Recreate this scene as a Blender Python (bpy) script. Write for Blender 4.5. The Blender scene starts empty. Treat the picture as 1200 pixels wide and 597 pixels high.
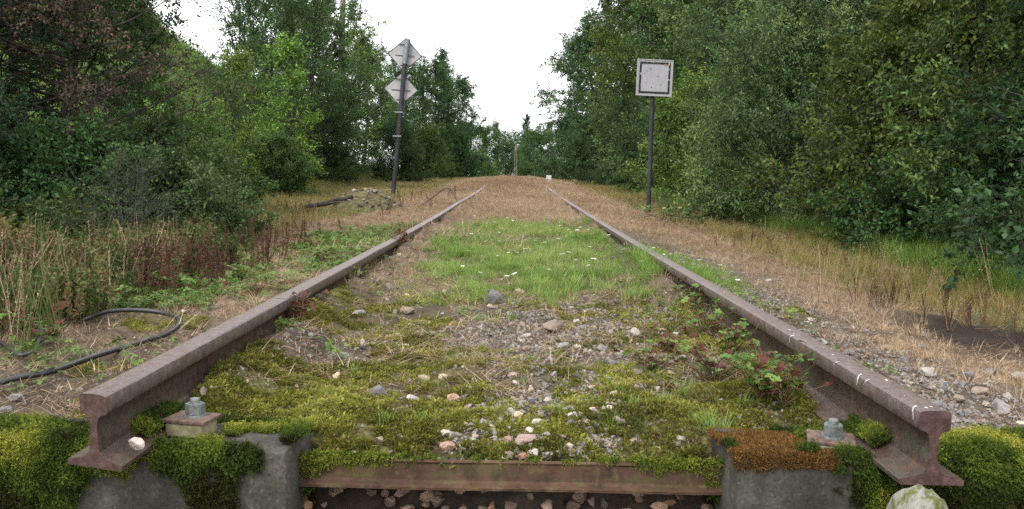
import bpy, bmesh, math, random
import numpy as np
from mathutils import Vector, Matrix, Euler

R = math.radians
rng = np.random.default_rng(7)
random.seed(7)
scene = bpy.context.scene
COL = scene.collection

# ------------------------------------------------------------------ camera, sky, sun, exposure
FPX = 1050.0                      # focal length in pixels of the 1200 px wide photograph
PITCH, YAW, ROLL = R(5.03), R(0.2), R(1.0)
CAM = np.array([0.0, 0.0, 0.623])
cam = bpy.data.cameras.new('camera')
cam.sensor_width = 36.0
cam.lens = 36.0 * FPX / 1200.0
cam.clip_start, cam.clip_end = 0.05, 3000
cam_o = bpy.data.objects.new('camera', cam)
COL.objects.link(cam_o)
cam_o.location = CAM
CAM_ROT = Matrix.Rotation(YAW, 3, 'Z') @ Matrix.Rotation(R(90) - PITCH, 3, 'X') @ Matrix.Rotation(ROLL, 3, 'Z')
cam_o.rotation_euler = CAM_ROT.to_euler()
scene.camera = cam_o

SUN_EL, SUN_AZ = R(52), R(-150)   # high veiled sun, behind the camera and to its left
world = bpy.data.worlds.new('World')
scene.world = world
world.use_nodes = True
nt = world.node_tree
nt.nodes.clear()
sky = nt.nodes.new('ShaderNodeTexSky')
sky.sky_type = 'NISHITA'
sky.sun_disc = False
sky.sun_elevation = SUN_EL
sky.sun_rotation = SUN_AZ
sky.dust_density = 3.0
hsv = nt.nodes.new('ShaderNodeHueSaturation')
hsv.inputs['Saturation'].default_value = 0.12
mixw = nt.nodes.new('ShaderNodeMixRGB')
mixw.inputs[0].default_value = 0.72
mixw.inputs[2].default_value = (15.2, 15.5, 16.0, 1)      # even cloud cover
bg = nt.nodes.new('ShaderNodeBackground')
bg.inputs['Strength'].default_value = 0.12
wo = nt.nodes.new('ShaderNodeOutputWorld')
nt.links.new(sky.outputs[0], hsv.inputs['Color'])
nt.links.new(hsv.outputs[0], mixw.inputs[1])
nt.links.new(mixw.outputs[0], bg.inputs['Color'])
nt.links.new(bg.outputs[0], wo.inputs['Surface'])

sun = bpy.data.lights.new('sun', 'SUN')
sun.energy = 1.5
sun.angle = R(11)
sun.color = (1.0, 0.96, 0.9)
sun_o = bpy.data.objects.new('sun', sun)
COL.objects.link(sun_o)
_sd = Vector((math.sin(SUN_AZ) * math.cos(SUN_EL), math.cos(SUN_AZ) * math.cos(SUN_EL), math.sin(SUN_EL)))
sun_o.rotation_euler = _sd.to_track_quat('Z', 'Y').to_euler()

vs = scene.view_settings
vs.view_transform = 'Standard'
vs.look = 'None'
vs.exposure = 0.65
vs.gamma = 1.0
vs.use_curve_mapping = False
scene.render.engine = 'CYCLES'
cy = scene.cycles
cy.max_bounces = 4
cy.diffuse_bounces = 1
cy.glossy_bounces = 2
cy.transmission_bounces = 3
cy.transparent_max_bounces = 4
cy.caustics_reflective = cy.caustics_refractive = False
cy.use_adaptive_sampling = True
cy.adaptive_threshold = 0.012
scene.render.filter_size = 1.25
cy.use_denoising = False
try:
    cy.denoiser = 'OPENIMAGEDENOISE'
    cy.denoising_input_passes = 'RGB_ALBEDO_NORMAL'
    cy.denoising_prefilter = 'ACCURATE'
except Exception:
    pass

# ------------------------------------------------------------------ helpers: noise, terrain
def _hash(ix, iy, s):
    h = (ix.astype(np.int64) * 374761393 + iy.astype(np.int64) * 668265263 + s * 1274126177) & 0xFFFFFFFF
    h = ((h ^ (h >> 13)) * 1274126177) & 0xFFFFFFFF
    h = h ^ (h >> 16)
    return (h & 0xFFFF) / 65535.0

def vnoise(x, y, s=0):
    x = np.asarray(x, float); y = np.asarray(y, float)
    ix, iy = np.floor(x), np.floor(y)
    fx, fy = x - ix, y - iy
    fx = fx * fx * (3 - 2 * fx); fy = fy * fy * (3 - 2 * fy)
    a = _hash(ix, iy, s); b = _hash(ix + 1, iy, s); c = _hash(ix, iy + 1, s); d = _hash(ix + 1, iy + 1, s)
    return (a * (1 - fx) + b * fx) * (1 - fy) + (c * (1 - fx) + d * fx) * fy

def fbm(x, y, s=0, o=4):
    v, a, f, t = 0, 0.5, 1.0, 0
    for k in range(o):
        v = v + a * vnoise(np.asarray(x) * f + 17.3 * k, np.asarray(y) * f - 9.1 * k, s + k)
        t += a; a *= 0.5; f *= 2.03
    return v / t

def sstep(a, b, x):
    t = np.clip((np.asarray(x, float) - a) / (b - a), 0, 1)
    return t * t * (3 - 2 * t)

RX = 0.87                 # rail centre line
RAIL_Y0 = 1.82            # cut rail ends
BLK0, BLK1 = 1.955, 2.215   # sleeper, front and back face

def rise(y):
    return np.interp(y, [0, 7, 19, 30, 45, 60, 80, 120, 500], [0, 0, .09, .22, .38, .42, .30, -.3, -2.0])

def ground_smooth(x, y):
    x = np.asarray(x, float); y = np.asarray(y, float)
    fill = np.interp(y, [0, 2.10, 2.35, 4, 8, 14, 21, 32, 500], [-.06, -.055, .0, .03, .07, .085, .10, .15, .15])
    side = np.interp(x, [-60, -14, -7, -4.5, -3.0, -2.0, -1.2, -.95, .95, 1.15, 1.7, 2.6, 4.0, 6.0, 12, 60],
                     [3.0, .9, .25, -.12, -.16, -.10, -.04, -.02, -.02, -.04, -.12, -.20, -.17, .05, .6, 3.0])
    return rise(y) + fill + side

def H(x, y):
    x = np.asarray(x, float); y = np.asarray(y, float)
    z = ground_smooth(x, y)
    amp = np.where(np.abs(x) < 1.1, 1.0, 1.4)
    z = z + amp * (0.035 * (fbm(x * 1.7, y * 1.7, 3, 3) - .5) + 0.055 * (fbm(x * 8, y * 8, 11, 3) - .5) + 0.012 * (fbm(x * 34, y * 34, 21, 2) - .5))
    # moss and soil creep up the inner side of the rails
    d = np.abs(np.abs(x) - (RX - .05))
    z = z + 0.115 * sstep(.17, .0, d) * sstep(2.12, 2.35, y) * fbm(x * 3, y * 2.2, 31, 2)
    # never above the rail heads
    z = np.where(np.abs(np.abs(x) - RX) < .06, np.minimum(z, rise(y) + np.interp(y, [0, 10, 22], [.10, .12, .22])), z)
    # excavated edge in front of the last sleeper
    ax = np.abs(x)
    edge = np.where((ax > .475) & (ax < 1.30), BLK1 - .01, 2.13 + .02 * (vnoise(x * 14, x * 0, 5) - .5))
    edge = np.where(ax >= 1.30, 2.0, edge)
    lower = -.30 + .05 * (fbm(x * 12, y * 12, 41, 2) - .5)
    t = sstep(0, .05, edge - y)
    return z * (1 - t) + lower * t

def pix(u, v, Y):
    """world point at distance Y along the track seen at pixel (u, v) of the photograph"""
    d = np.array(CAM_ROT @ Vector(((u - 600) / FPX, -(v - 298.5) / FPX, -1)))
    return CAM + d * (Y / d[1])

def on_ground(u, v):
    ys = np.concatenate([np.linspace(1.9, 12, 900), np.linspace(12, 120, 900)])
    p = np.array([pix(u, v, y) for y in (1.0,)])[0] - CAM
    X, Z = p[0] * ys, CAM[2] + p[2] * ys
    h = H(X, ys)
    k = np.argmax(Z < h)
    return float(X[k]), float(ys[k]), float(h[k])

# ------------------------------------------------------------------ helpers: meshes and objects
def mesh_from(name, verts, quads=None, tris=None, polys=None, smooth=False, fattr=None, pattr=None):
    m = bpy.data.meshes.new(name)
    verts = np.asarray(verts, np.float32)
    m.vertices.add(len(verts)); m.vertices.foreach_set('co', verts.ravel())
    idx, tot = [], []
    if quads is not None and len(quads):
        q = np.asarray(quads, np.int32); idx.append(q.ravel()); tot.append(np.full(len(q), 4))
    if tris is not None and len(tris):
        t = np.asarray(tris, np.int32); idx.append(t.ravel()); tot.append(np.full(len(t), 3))
    if polys:
        for p in polys:
            idx.append(np.asarray(p, np.int32)); tot.append(np.array([len(p)]))
    idx = np.concatenate(idx).astype(np.int32); tot = np.concatenate(tot).astype(np.int32)
    start = np.concatenate([[0], np.cumsum(tot)[:-1]]).astype(np.int32)
    m.loops.add(len(idx)); m.loops.foreach_set('vertex_index', idx)
    m.polygons.add(len(tot)); m.polygons.foreach_set('loop_start', start)
    try:
        m.polygons.foreach_set('loop_total', tot)
    except Exception:
        pass
    m.update(calc_edges=True)
    m.validate()
    m.polygons.foreach_set('use_smooth', np.full(len(m.polygons), bool(smooth)))
    for dom, dd in (('FACE', fattr), ('POINT', pattr)):
        for k, a in (dd or {}).items():
            at = m.attributes.new(k, 'FLOAT', dom)
            at.data.foreach_set('value', np.asarray(a, np.float32))
    return m

def obj(name, mesh, mat=None, parent=None, loc=None, rot=None):
    o = bpy.data.objects.new(name, mesh)
    COL.objects.link(o)
    if mat is not None and mesh is not None:
        mesh.materials.clear(); mesh.materials.append(mat)
    if parent is not None: o.parent = parent
    if loc is not None: o.location = loc
    if rot is not None: o.rotation_euler = rot
    return o

def tag(o, label=None, cat=None, group=None, kind=None):
    if label: o['label'] = label
    if cat: o['category'] = cat
    if group: o['group'] = group
    if kind: o['kind'] = kind
    return o

def empty(name, loc=(0, 0, 0), rot=(0, 0, 0)):
    o = bpy.data.objects.new(name, None); COL.objects.link(o)
    o.location = loc; o.rotation_euler = rot
    o.empty_display_size = 0.1
    return o

def tube_arrays(P, rad, sides=6, cap=True):
    P = np.asarray(P, float); n = len(P)
    rad = np.broadcast_to(np.asarray(rad, float), (n,))
    T = np.gradient(P, axis=0); T /= np.linalg.norm(T, axis=1)[:, None] + 1e-9
    ref = np.array([0, 0, 1.0]) if abs(T[:, 2]).mean() < .8 else np.array([1.0, 0, 0])
    A = np.cross(T, ref); A /= np.linalg.norm(A, axis=1)[:, None] + 1e-9
    B = np.cross(T, A)
    th = np.linspace(0, 2 * math.pi, sides, endpoint=False)
    V = P[:, None] + rad[:, None, None] * (np.cos(th)[None, :, None] * A[:, None] + np.sin(th)[None, :, None] * B[:, None])
    V = V.reshape(-1, 3)
    i = np.arange(n - 1)[:, None] * sides; j = np.arange(sides)[None]; j2 = (j + 1) % sides
    Q = np.stack([i + j, i + j2, i + sides + j2, i + sides + j], -1).reshape(-1, 4)
    return V, Q

def tubes_mesh(name, items, sides=6, smooth=True):
    Vs, Qs, off = [], [], 0
    for P, rad in items:
        V, Q = tube_arrays(P, rad, sides)
        Vs.append(V); Qs.append(Q + off); off += len(V)
    return mesh_from(name, np.concatenate(Vs), quads=np.concatenate(Qs), smooth=smooth)

def spline(pts, n=12):
    P = np.asarray(pts, float)
    P = np.vstack([2 * P[0] - P[1], P, 2 * P[-1] - P[-2]])
    out = []
    for k in range(1, len(P) - 2):
        t = np.linspace(0, 1, n, endpoint=False)[:, None]
        a, b, c, d = P[k - 1], P[k], P[k + 1], P[k + 2]
        out.append(.5 * (2 * b + (c - a) * t + (2 * a - 5 * b + 4 * c - d) * t ** 2 + (3 * b - a - 3 * c + d) * t ** 3))
    return np.vstack(out + [P[-2][None]])

def bm_mesh(name, bm, smooth=False):
    m = bpy.data.meshes.new(name)
    bm.normal_update(); bm.to_mesh(m); bm.free()
    for p in m.polygons: p.use_smooth = smooth
    return m

def bm_box(size, loc=(0, 0, 0), bevel=0.0, seg=2, bm=None, rot=None):
    own = bm is None
    b = bmesh.new()
    bmesh.ops.create_cube(b, size=1)
    bmesh.ops.scale(b, vec=size, verts=b.verts)
    if bevel: bmesh.ops.bevel(b, geom=b.edges[:], offset=bevel, segments=seg, affect='EDGES', profile=.6)
    if rot: bmesh.ops.rotate(b, matrix=Euler(rot).to_matrix(), verts=b.verts)
    bmesh.ops.translate(b, vec=loc, verts=b.verts)
    if own: return b
    t = bpy.data.meshes.new('t'); b.to_mesh(t); b.free(); bm.from_mesh(t); bpy.data.meshes.remove(t)
    return bm

# ------------------------------------------------------------------ helpers: materials
class NT:
    def __init__(s, name):
        s.m = bpy.data.materials.new(name); s.m.use_nodes = True
        s.t = s.m.node_tree; s.t.nodes.clear()
        s.out = s.t.nodes.new('ShaderNodeOutputMaterial')
    def n(s, typ, **k):
        nd = s.t.nodes.new(typ)
        for a, v in k.items(): setattr(nd, a, v)
        return nd
    def l(s, a, b): s.t.links.new(a, b)
    def noise(s, scale, detail=4, rough=.55, vec=None, dist=0):
        nd = s.n('ShaderNodeTexNoise'); nd.inputs['Scale'].default_value = scale
        nd.inputs['Detail'].default_value = detail; nd.inputs['Roughness'].default_value = rough
        nd.inputs['Distortion'].default_value = dist
        if vec is not None: s.l(vec, nd.inputs['Vector'])
        return nd.outputs['Fac']
    def ramp(s, fac, stops, interp='LINEAR'):
        r = s.n('ShaderNodeValToRGB'); e = r.color_ramp; e.interpolation = interp
        while len(e.elements) < len(stops): e.elements.new(.5)
        for el, (p, c) in zip(e.elements, stops):
            el.position = p; el.color = (c if len(c) == 4 else (*c, 1)) if not np.isscalar(c) else (c, c, c, 1)
        if fac is not None: s.l(fac, r.inputs[0])
        return r.outputs[0]
    def mix(s, fac, a, b, mode='MIX'):
        nd = s.n('ShaderNodeMixRGB', blend_type=mode)
        for i, v in ((0, fac), (1, a), (2, b)):
            if hasattr(v, 'is_output'): s.l(v, nd.inputs[i])
            elif i == 0: nd.inputs[0].default_value = v
            else: nd.inputs[i].default_value = (*v, 1)
        return nd.outputs[0]
    def math(s, op, a, b=None, clamp=False):
        nd = s.n('ShaderNodeMath', operation=op); nd.use_clamp = clamp
        for i, v in ((0, a), (1, b)):
            if v is None: continue
            if hasattr(v, 'is_output'): s.l(v, nd.inputs[i])
            else: nd.inputs[i].default_value = v
        return nd.outputs[0]
    def attr(s, name, typ='GEOMETRY'):
        nd = s.n('ShaderNodeAttribute', attribute_name=name, attribute_type=typ)
        return nd.outputs['Fac']
    def obco(s): return s.n('ShaderNodeTexCoord').outputs['Object']
    def pos(s): return s.n('ShaderNodeNewGeometry').outputs['Position']
    def mapping(s, vec, scale):
        nd = s.n('ShaderNodeMapping'); nd.inputs['Scale'].default_value = scale; s.l(vec, nd.inputs['Vector'])
        return nd.outputs[0]
    def principled(s, color, rough=.8, spec=.3, metal=0, bump=None, bstr=.3, bdist=.01):
        p = s.n('ShaderNodeBsdfPrincipled')
        for k, v in (('Base Color', color), ('Roughness', rough)):
            if hasattr(v, 'is_output'): s.l(v, p.inputs[k])
            else: p.inputs[k].default_value = (*v, 1) if k == 'Base Color' else v
        p.inputs['Specular IOR Level'].default_value = spec
        p.inputs['Metallic'].default_value = metal
        if bump is not None:
            b = s.n('ShaderNodeBump'); b.inputs['Strength'].default_value = bstr; b.inputs['Distance'].default_value = bdist
            s.l(bump, b.inputs['Height']); s.l(b.outputs[0], p.inputs['Normal'])
        return p.outputs[0]
    def done(s, sh):
        s.l(sh, s.out.inputs['Surface']); return s.m

def leaf_material(name, stops, rough=.55, trans=.3, spec=.25, instanced=False, objcol=False, pw=.5):
    s = NT(name)
    t = s.attr('tint')
    if instanced:
        it = s.attr('itint', 'INSTANCER')
        t = s.math('ADD', s.math('MULTIPLY', t, 1 - pw), s.math('MULTIPLY', it, pw))
    c = s.ramp(t, stops)
    if objcol:
        c = s.mix(1.0, c, s.n('ShaderNodeObjectInfo').outputs['Color'], 'MULTIPLY')
    p = s.principled(c, rough, spec)
    if trans > 0:
        tr = s.n('ShaderNodeBsdfTranslucent')
        s.l(s.mix(.25, c, (.22, .27, .05)), tr.inputs['Color']) if objcol else s.l(c, tr.inputs['Color'])
        mx = s.n('ShaderNodeMixShader'); mx.inputs[0].default_value = trans
        s.l(p, mx.inputs[1]); s.l(tr.outputs[0], mx.inputs[2]); p = mx.outputs[0]
    return s.done(p)

def m_ground():
    s = NT('ground_soil')
    po = s.pos()
    n1, n2, n3 = s.noise(2.2, 5, .6, po), s.noise(14, 5, .65, po), s.noise(70, 4, .6, po)
    vor = s.n('ShaderNodeTexVoronoi'); vor.inputs['Scale'].default_value = 55; s.l(po, vor.inputs['Vector'])
    soil = s.ramp(n2, [(.25, (.028, .022, .016)), (.5, (.075, .058, .04)), (.75, (.13, .105, .075))])
    grit = s.ramp(vor.outputs['Color'], [(0, (.03, .026, .02)), (.5, (.10, .085, .068)), (1, (.22, .195, .165))])
    c = s.mix(s.math('MULTIPLY', s.attr('grav'), .6), soil, grit)
    dry = s.ramp(s.noise(26, 6, .7, s.mapping(po, (1, .5, 1)), 1.2), [(.28, (.05, .036, .026)), (.5, (.17, .12, .08)), (.75, (.33, .245, .165))])
    c = s.mix(s.attr('dry'), c, dry)
    c = s.mix(s.attr('dark'), c, s.ramp(n2, [(.3, (.012, .009, .007)), (.7, (.045, .032, .024))]))       # bare dark soil on the verge, and darker ground below the tie bar
    green = s.ramp(n3, [(.3, (.028, .04, .012)), (.7, (.085, .105, .03))])
    c = s.mix(s.attr('green'), c, green)
    moss = s.ramp(n3, [(.3, (.03, .026, .014)), (.5, (.085, .08, .028)), (.72, (.19, .175, .06))])
    c = s.mix(s.attr('moss'), c, moss)
    c = s.mix(.35, c, s.ramp(n1, [(.3, (.55, .55, .55)), (.7, (1.15, 1.12, 1.1))]), 'MULTIPLY')
    h = s.math('ADD', n3, s.math('MULTIPLY', vor.outputs['Distance'], s.attr('grav')))
    return s.done(s.principled(c, .95, .15, bump=h, bstr=.7, bdist=.012))

def m_rust_rail():
    s = NT('weathered_rail_steel')
    oc = s.obco()
    sep = s.n('ShaderNodeSeparateXYZ'); s.l(oc, sep.inputs[0])
    n1, n2 = s.noise(38, 8, .75, oc), s.noise(190, 4, .6, oc)
    n3 = s.noise(9, 4, .6, s.mapping(oc, (1, .4, 3)))
    rust = s.ramp(n1, [(.28, (.022, .014, .011)), (.5, (.065, .04, .03)), (.75, (.13, .08, .055))])
    rust = s.mix(s.ramp(n3, [(.42, 0), (.64, .7)]), rust, (.085, .08, .055))        # lichen and dust film on the web
    top = s.ramp(n1, [(.25, (.05, .033, .028)), (.45, (.125, .09, .08)), (.62, (.175, .135, .122)), (.82, (.25, .205, .19))])
    nrm = s.n('ShaderNodeNewGeometry'); sepn = s.n('ShaderNodeSeparateXYZ'); s.l(nrm.outputs['Normal'], sepn.inputs[0])
    run = s.ramp(sep.outputs['Z'], [(0, 0), (.118, 0), (.135, 1)])                # the worn running head
    c = s.mix(s.math('MULTIPLY', run, .9), rust, top)
    spots = s.ramp(n2, [(.32, (.3, .27, .26)), (.46, (1, 1, 1))])
    c = s.mix(.55, c, spots, 'MULTIPLY')
    c = s.mix(s.ramp(s.noise(16, 6, .7, oc), [(.58, 0), (.7, .65)]), c, (.15, .06, .025))      # fresh rust blooms
    return s.done(s.principled(c, s.ramp(n1, [(.3, .38), (.7, .6)]), .4, .15, bump=s.math('ADD', n1, n2), bstr=.6, bdist=.004))

def m_concrete():
    s = NT('old_concrete')
    oc = s.obco()
    n1, n2 = s.noise(6, 6, .7, oc), s.noise(60, 5, .6, oc)
    vor = s.n('ShaderNodeTexVoronoi'); vor.inputs['Scale'].default_value = 190; s.l(oc, vor.inputs['Vector'])
    c = s.ramp(n1, [(.25, (.02, .019, .016)), (.5, (.055, .052, .043)), (.78, (.12, .113, .095))])
    pit = s.ramp(vor.outputs['Color'], [(.0, (.35, .34, .32)), (.5, (1, 1, 1)), (.8, (1.2, 1.15, 1.1)), (1, (2.6, 2.5, 2.4))])
    c = s.mix(.6, c, pit, 'MULTIPLY')
    c = s.mix(s.ramp(s.noise(9, 5, .7, s.mapping(oc, (1, 1, .15))), [(.5, 0), (.66, .75)]), c, (.03, .03, .022))
    c = s.mix(s.ramp(n2, [(.55, 0), (.7, .6)]), c, (.05, .055, .03))
    return s.done(s.principled(c, .92, .2, bump=n2, bstr=.7, bdist=.004))

def m_simple(name, stops, scale=20, rough=.8, spec=.3, metal=0, bstr=.3, bdist=.004, stretch=(1, 1, 1), objcol=False):
    s = NT(name); oc = s.mapping(s.obco(), stretch)
    n = s.noise(scale, 6, .65, oc)
    c = s.ramp(n, stops)
    if objcol: c = s.mix(1, c, s.n('ShaderNodeObjectInfo').outputs['Color'], 'MULTIPLY')
    return s.done(s.principled(c, rough, spec, metal, bump=s.noise(scale * 4, 4, .6, oc), bstr=bstr, bdist=bdist))

def m_stone():
    s = NT('ballast_stone')
    oi = s.n('ShaderNodeObjectInfo')
    oc = s.obco()
    n = s.noise(3.5, 6, .65, oc)
    base = s.ramp(oi.outputs['Random'], [(0, (.16, .15, .15)), (.25, (.24, .225, .215)), (.45, (.30, .285, .27)), (.62, (.2, .15, .125)), (.75, (.34, .27, .20)), (.88, (.4, .37, .33)), (1, (.2, .2, .21))])
    base = s.mix(1, base, oi.outputs['Color'], 'MULTIPLY')
    c = s.mix(.75, base, s.ramp(n, [(.3, (.5, .5, .5)), (.7, (1.25, 1.2, 1.15))]), 'MULTIPLY')
    c = s.mix(s.ramp(s.noise(2, 4, .6, oc), [(.56, 0), (.7, .55)]), c, (.10, .10, .04))
    return s.done(s.principled(c, .9, .25, bump=n, bstr=.4, bdist=.15))

def m_bark(name, a, b, c):
    s = NT(name); oc = s.mapping(s.obco(), (1, 1, .25))
    n = s.noise(9, 6, .7, oc)
    return s.done(s.principled(s.ramp(n, [(.3, a), (.5, b), (.72, c)]), .95, .1, bump=n, bstr=.6, bdist=.03))

M = {}
M['ground'] = m_ground()
M['rail'] = m_rust_rail()
M['rail_cut'] = m_simple('rusty_cut_face', [(.25, (.03, .015, .013)), (.5, (.075, .042, .036)), (.75, (.13, .08, .066))], 60, .8, .25, .1, bstr=.6, bdist=.003)
M['concrete'] = m_concrete()
M['stone'] = m_stone()
M['bark'] = m_bark('grey_bark', (.02, .018, .015), (.05, .044, .037), (.11, .10, .085))
M['greywood'] = m_bark('grey_dead_wood', (.035, .031, .027), (.07, .063, .055), (.13, .118, .105))
M['twig'] = m_bark('dark_twig', (.02, .017, .014), (.045, .038, .032), (.09, .075, .06))
M['deadwood'] = m_bark('dead_wood', (.12, .10, .085), (.22, .19, .165), (.36, .32, .28))
M['leaf'] = leaf_material('tree_leaf', [(0, (.012, .028, .012)), (.45, (.046, .09, .036)), (.8, (.10, .16, .062)), (1, (.16, .22, .085))], objcol=True, trans=.28)
M['moss'] = leaf_material('moss', [(0, (.035, .036, .012)), (.3, (.11, .115, .022)), (.6, (.245, .245, .045)), (1, (.43, .42, .12))], rough=.8, trans=.25, spec=.1, instanced=True, pw=.6)
M['moss_deep'] = leaf_material('hanging_moss', [(0, (.03, .022, .011)), (.25, (.032, .036, .010)), (.45, (.06, .10, .016)), (.72, (.17, .20, .03)), (1, (.42, .41, .07))], rough=.8, trans=.25, spec=.1, instanced=True, pw=.7)
M['moss_rust'] = leaf_material('rusty_moss', [(0, (.045, .028, .012)), (.4, (.13, .07, .024)), (.75, (.24, .125, .035)), (1, (.30, .24, .06))], rough=.85, trans=.15, spec=.1, instanced=True)
M['grass'] = leaf_material('green_grass', [(0, (.055, .11, .018)), (.45, (.165, .27, .05)), (.78, (.28, .385, .10)), (.92, (.38, .38, .14)), (1, (.42, .32, .17))], rough=.5, trans=.35, instanced=True)
M['dry'] = leaf_material('dry_grass', [(0, (.09, .055, .035)), (.35, (.25, .163, .10)), (.7, (.42, .30, .19)), (1, (.56, .47, .31))], rough=.75, trans=.2, spec=.15, instanced=True)
M['olive'] = leaf_material('olive_grass', [(0, (.06, .07, .016)), (.4, (.15, .15, .035)), (.7, (.27, .22, .07)), (1, (.38, .27, .13))], rough=.65, trans=.3, instanced=True, pw=.6)
M['dead'] = leaf_material('dead_weed', [(0, (.03, .018, .013)), (.5, (.085, .042, .03)), (.8, (.15, .075, .05)), (1, (.22, .15, .10))], rough=.85, trans=.1, spec=.1, instanced=True, pw=.6)
M['herb'] = leaf_material('herb_leaf', [(0, (.11, .028, .022)), (.18, (.14, .055, .03)), (.26, (.06, .11, .022)), (.7, (.12, .20, .04)), (1, (.20, .27, .07))], rough=.55, trans=.3, instanced=True, pw=.6)
M['plant'] = leaf_material('plant_leaf', [(0, (.10, .022, .02)), (.22, (.13, .05, .03)), (.30, (.055, .11, .02)), (.7, (.10, .19, .035)), (1, (.17, .27, .055))], rough=.5, trans=.3)
M['weed'] = leaf_material('rank_weed', [(0, (.025, .045, .012)), (.4, (.06, .095, .022)), (.62, (.12, .13, .04)), (.8, (.17, .11, .05)), (1, (.24, .16, .09))], rough=.6, trans=.25, instanced=True, pw=.7)
M['petal'] = leaf_material('daisy', [(0, (.55, .42, .05)), (.1, (.75, .75, .72)), (1, (.85, .85, .83))], rough=.6, trans=.3, instanced=True, pw=0.0)
M['stem'] = m_simple('plant_stem', [(.3, (.10, .04, .03)), (.7, (.16, .14, .05))], 30, .7)
M['cable'] = m_simple('black_rubber', [(.3, (.012, .012, .013)), (.7, (.035, .034, .034))], 40, .45, .5)
M['conduit'] = m_simple('grey_plastic', [(.3, (.18, .18, .18)), (.7, (.36, .36, .37))], 40, .5, .4)
M['bolt'] = m_simple('galvanised_bolt', [(.3, (.09, .10, .095)), (.7, (.22, .245, .235))], 90, .6, .5, .4)
M['plate'] = m_simple('rusty_plate', [(.25, (.05, .03, .024)), (.5, (.12, .075, .058)), (.75, (.2, .145, .115))], 50, .75, .3, .1)
M['pad'] = m_simple('pale_pad', [(.25, (.10, .09, .045)), (.5, (.24, .21, .13)), (.75, (.33, .30, .2))], 30, .85, .2)
def m_tie():
    s = NT('rusty_tie_bar'); oc = s.obco()
    n1, n2 = s.noise(7, 6, .7, oc), s.noise(45, 5, .6, oc)
    c = s.ramp(n1, [(.25, (.03, .017, .012)), (.5, (.075, .04, .026)), (.75, (.135, .078, .042))])
    c = s.mix(s.ramp(n2, [(.55, 0), (.68, .55)]), c, (.10, .11, .03))
    c = s.mix(s.ramp(s.noise(18, 6, .7, oc), [(.5, 0), (.66, .85)]), c, (.022, .016, .013))
    c = s.mix(s.ramp(s.noise(5, 5, .7, s.mapping(oc, (1, 1, 4))), [(.5, 0), (.68, .7)]), c, (.075, .075, .028))
    return s.done(s.principled(c, .85, .25, .05, bump=n2, bstr=.4, bdist=.004))
M['tie'] = m_tie()
M['sign_back'] = m_simple('grey_sign_back', [(.3, (.22, .21, .21)), (.55, (.36, .35, .35)), (.75, (.45, .435, .44))], 4, .6, .3, stretch=(1, 1, .4))
M['sign_white'] = m_simple('faded_white_paint', [(.22, (.18, .175, .175)), (.42, (.32, .315, .33)), (.75, (.40, .395, .41))], 6, .55, .35, stretch=(1, 1, .4))
def m_flaking():
    s = NT('flaking_black_paint'); oc = s.obco()
    n = s.noise(22, 5, .7, oc)
    c = s.ramp(n, [(.60, (.015, .015, .016)), (.64, (.42, .41, .42))], 'LINEAR')
    return s.done(s.principled(c, .6, .3, bump=n, bstr=.3))
M['flaking'] = m_flaking()
M['rust_spot'] = m_simple('rust_spot', [(.3, (.28, .10, .02)), (.7, (.45, .2, .04))], 30, .8)
M['pole_dark'] = m_simple('dark_painted_pole', [(.3, (.018, .018, .022)), (.55, (.04, .04, .048)), (.75, (.085, .085, .095))], 14, .6, .3, stretch=(1, 1, .5))
M['pole_grey'] = m_simple('grey_pole', [(.3, (.13, .145, .17)), (.7, (.24, .26, .3))], 14, .5, .4, .2)
M['white_post'] = m_simple('white_post_paint', [(.3, (.45, .45, .44)), (.7, (.7, .7, .68))], 14, .6)
M['pale_post'] = m_simple('pale_concrete_post', [(.3, (.13, .13, .08)), (.7, (.24, .23, .16))], 8, .8)
M['wire'] = m_simple('wire', [(.3, (.03, .03, .03)), (.7, (.07, .07, .07))], 20, .5)
M['hill'] = m_simple('hill_turf', [(.25, (.05, .07, .022)), (.5, (.10, .13, .04)), (.75, (.16, .18, .065))], .35, .95, .1)
M['boulder'] = m_simple('mossy_boulder', [(.3, (.05, .055, .018)), (.45, (.10, .11, .035)), (.54, (.20, .195, .165)), (.78, (.33, .32, .29))], 3.2, .9, .2, bstr=.5, bdist=.01)
M['dropping'] = m_simple('bird_dropping', [(.3, (.55, .54, .52)), (.7, (.75, .74, .72))], 60, .8)

# ------------------------------------------------------------------ cover masks
def m_moss(x, y):
    n = fbm(x * 3.0, y * 3.0, 51, 5)
    inside = (np.abs(x) < .84) * sstep(5.0, 3.4, y + 1.0 * (fbm(x * 1.5, y * 1.5, 55, 2) - .5))
    near = sstep(3.1, 2.3, y)
    mid = inside * np.clip(sstep(.40 - .12 * near - .04 * sstep(.2, .7, np.abs(x)), .58 - .14 * near, n), 0, 1)
    out = ((x < -.9) & (x > -1.7)) * sstep(.48, .62, n) * sstep(5.5, 2.5, y) + (x > .9) * (x < 1.6) * sstep(.54, .66, n) * sstep(6.0, 2.5, y) * .8
    path = np.exp(-((x - .05 - .14 * (y - 2.1)) / (.17 + .16 * (y - 2.1))) ** 2) * sstep(4.4, 3.4, y)
    return np.clip((mid + out) * (1 - .95 * path * sstep(.42, .55, fbm(x * 5, y * 5, 57, 3))), 0, 1)

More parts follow.
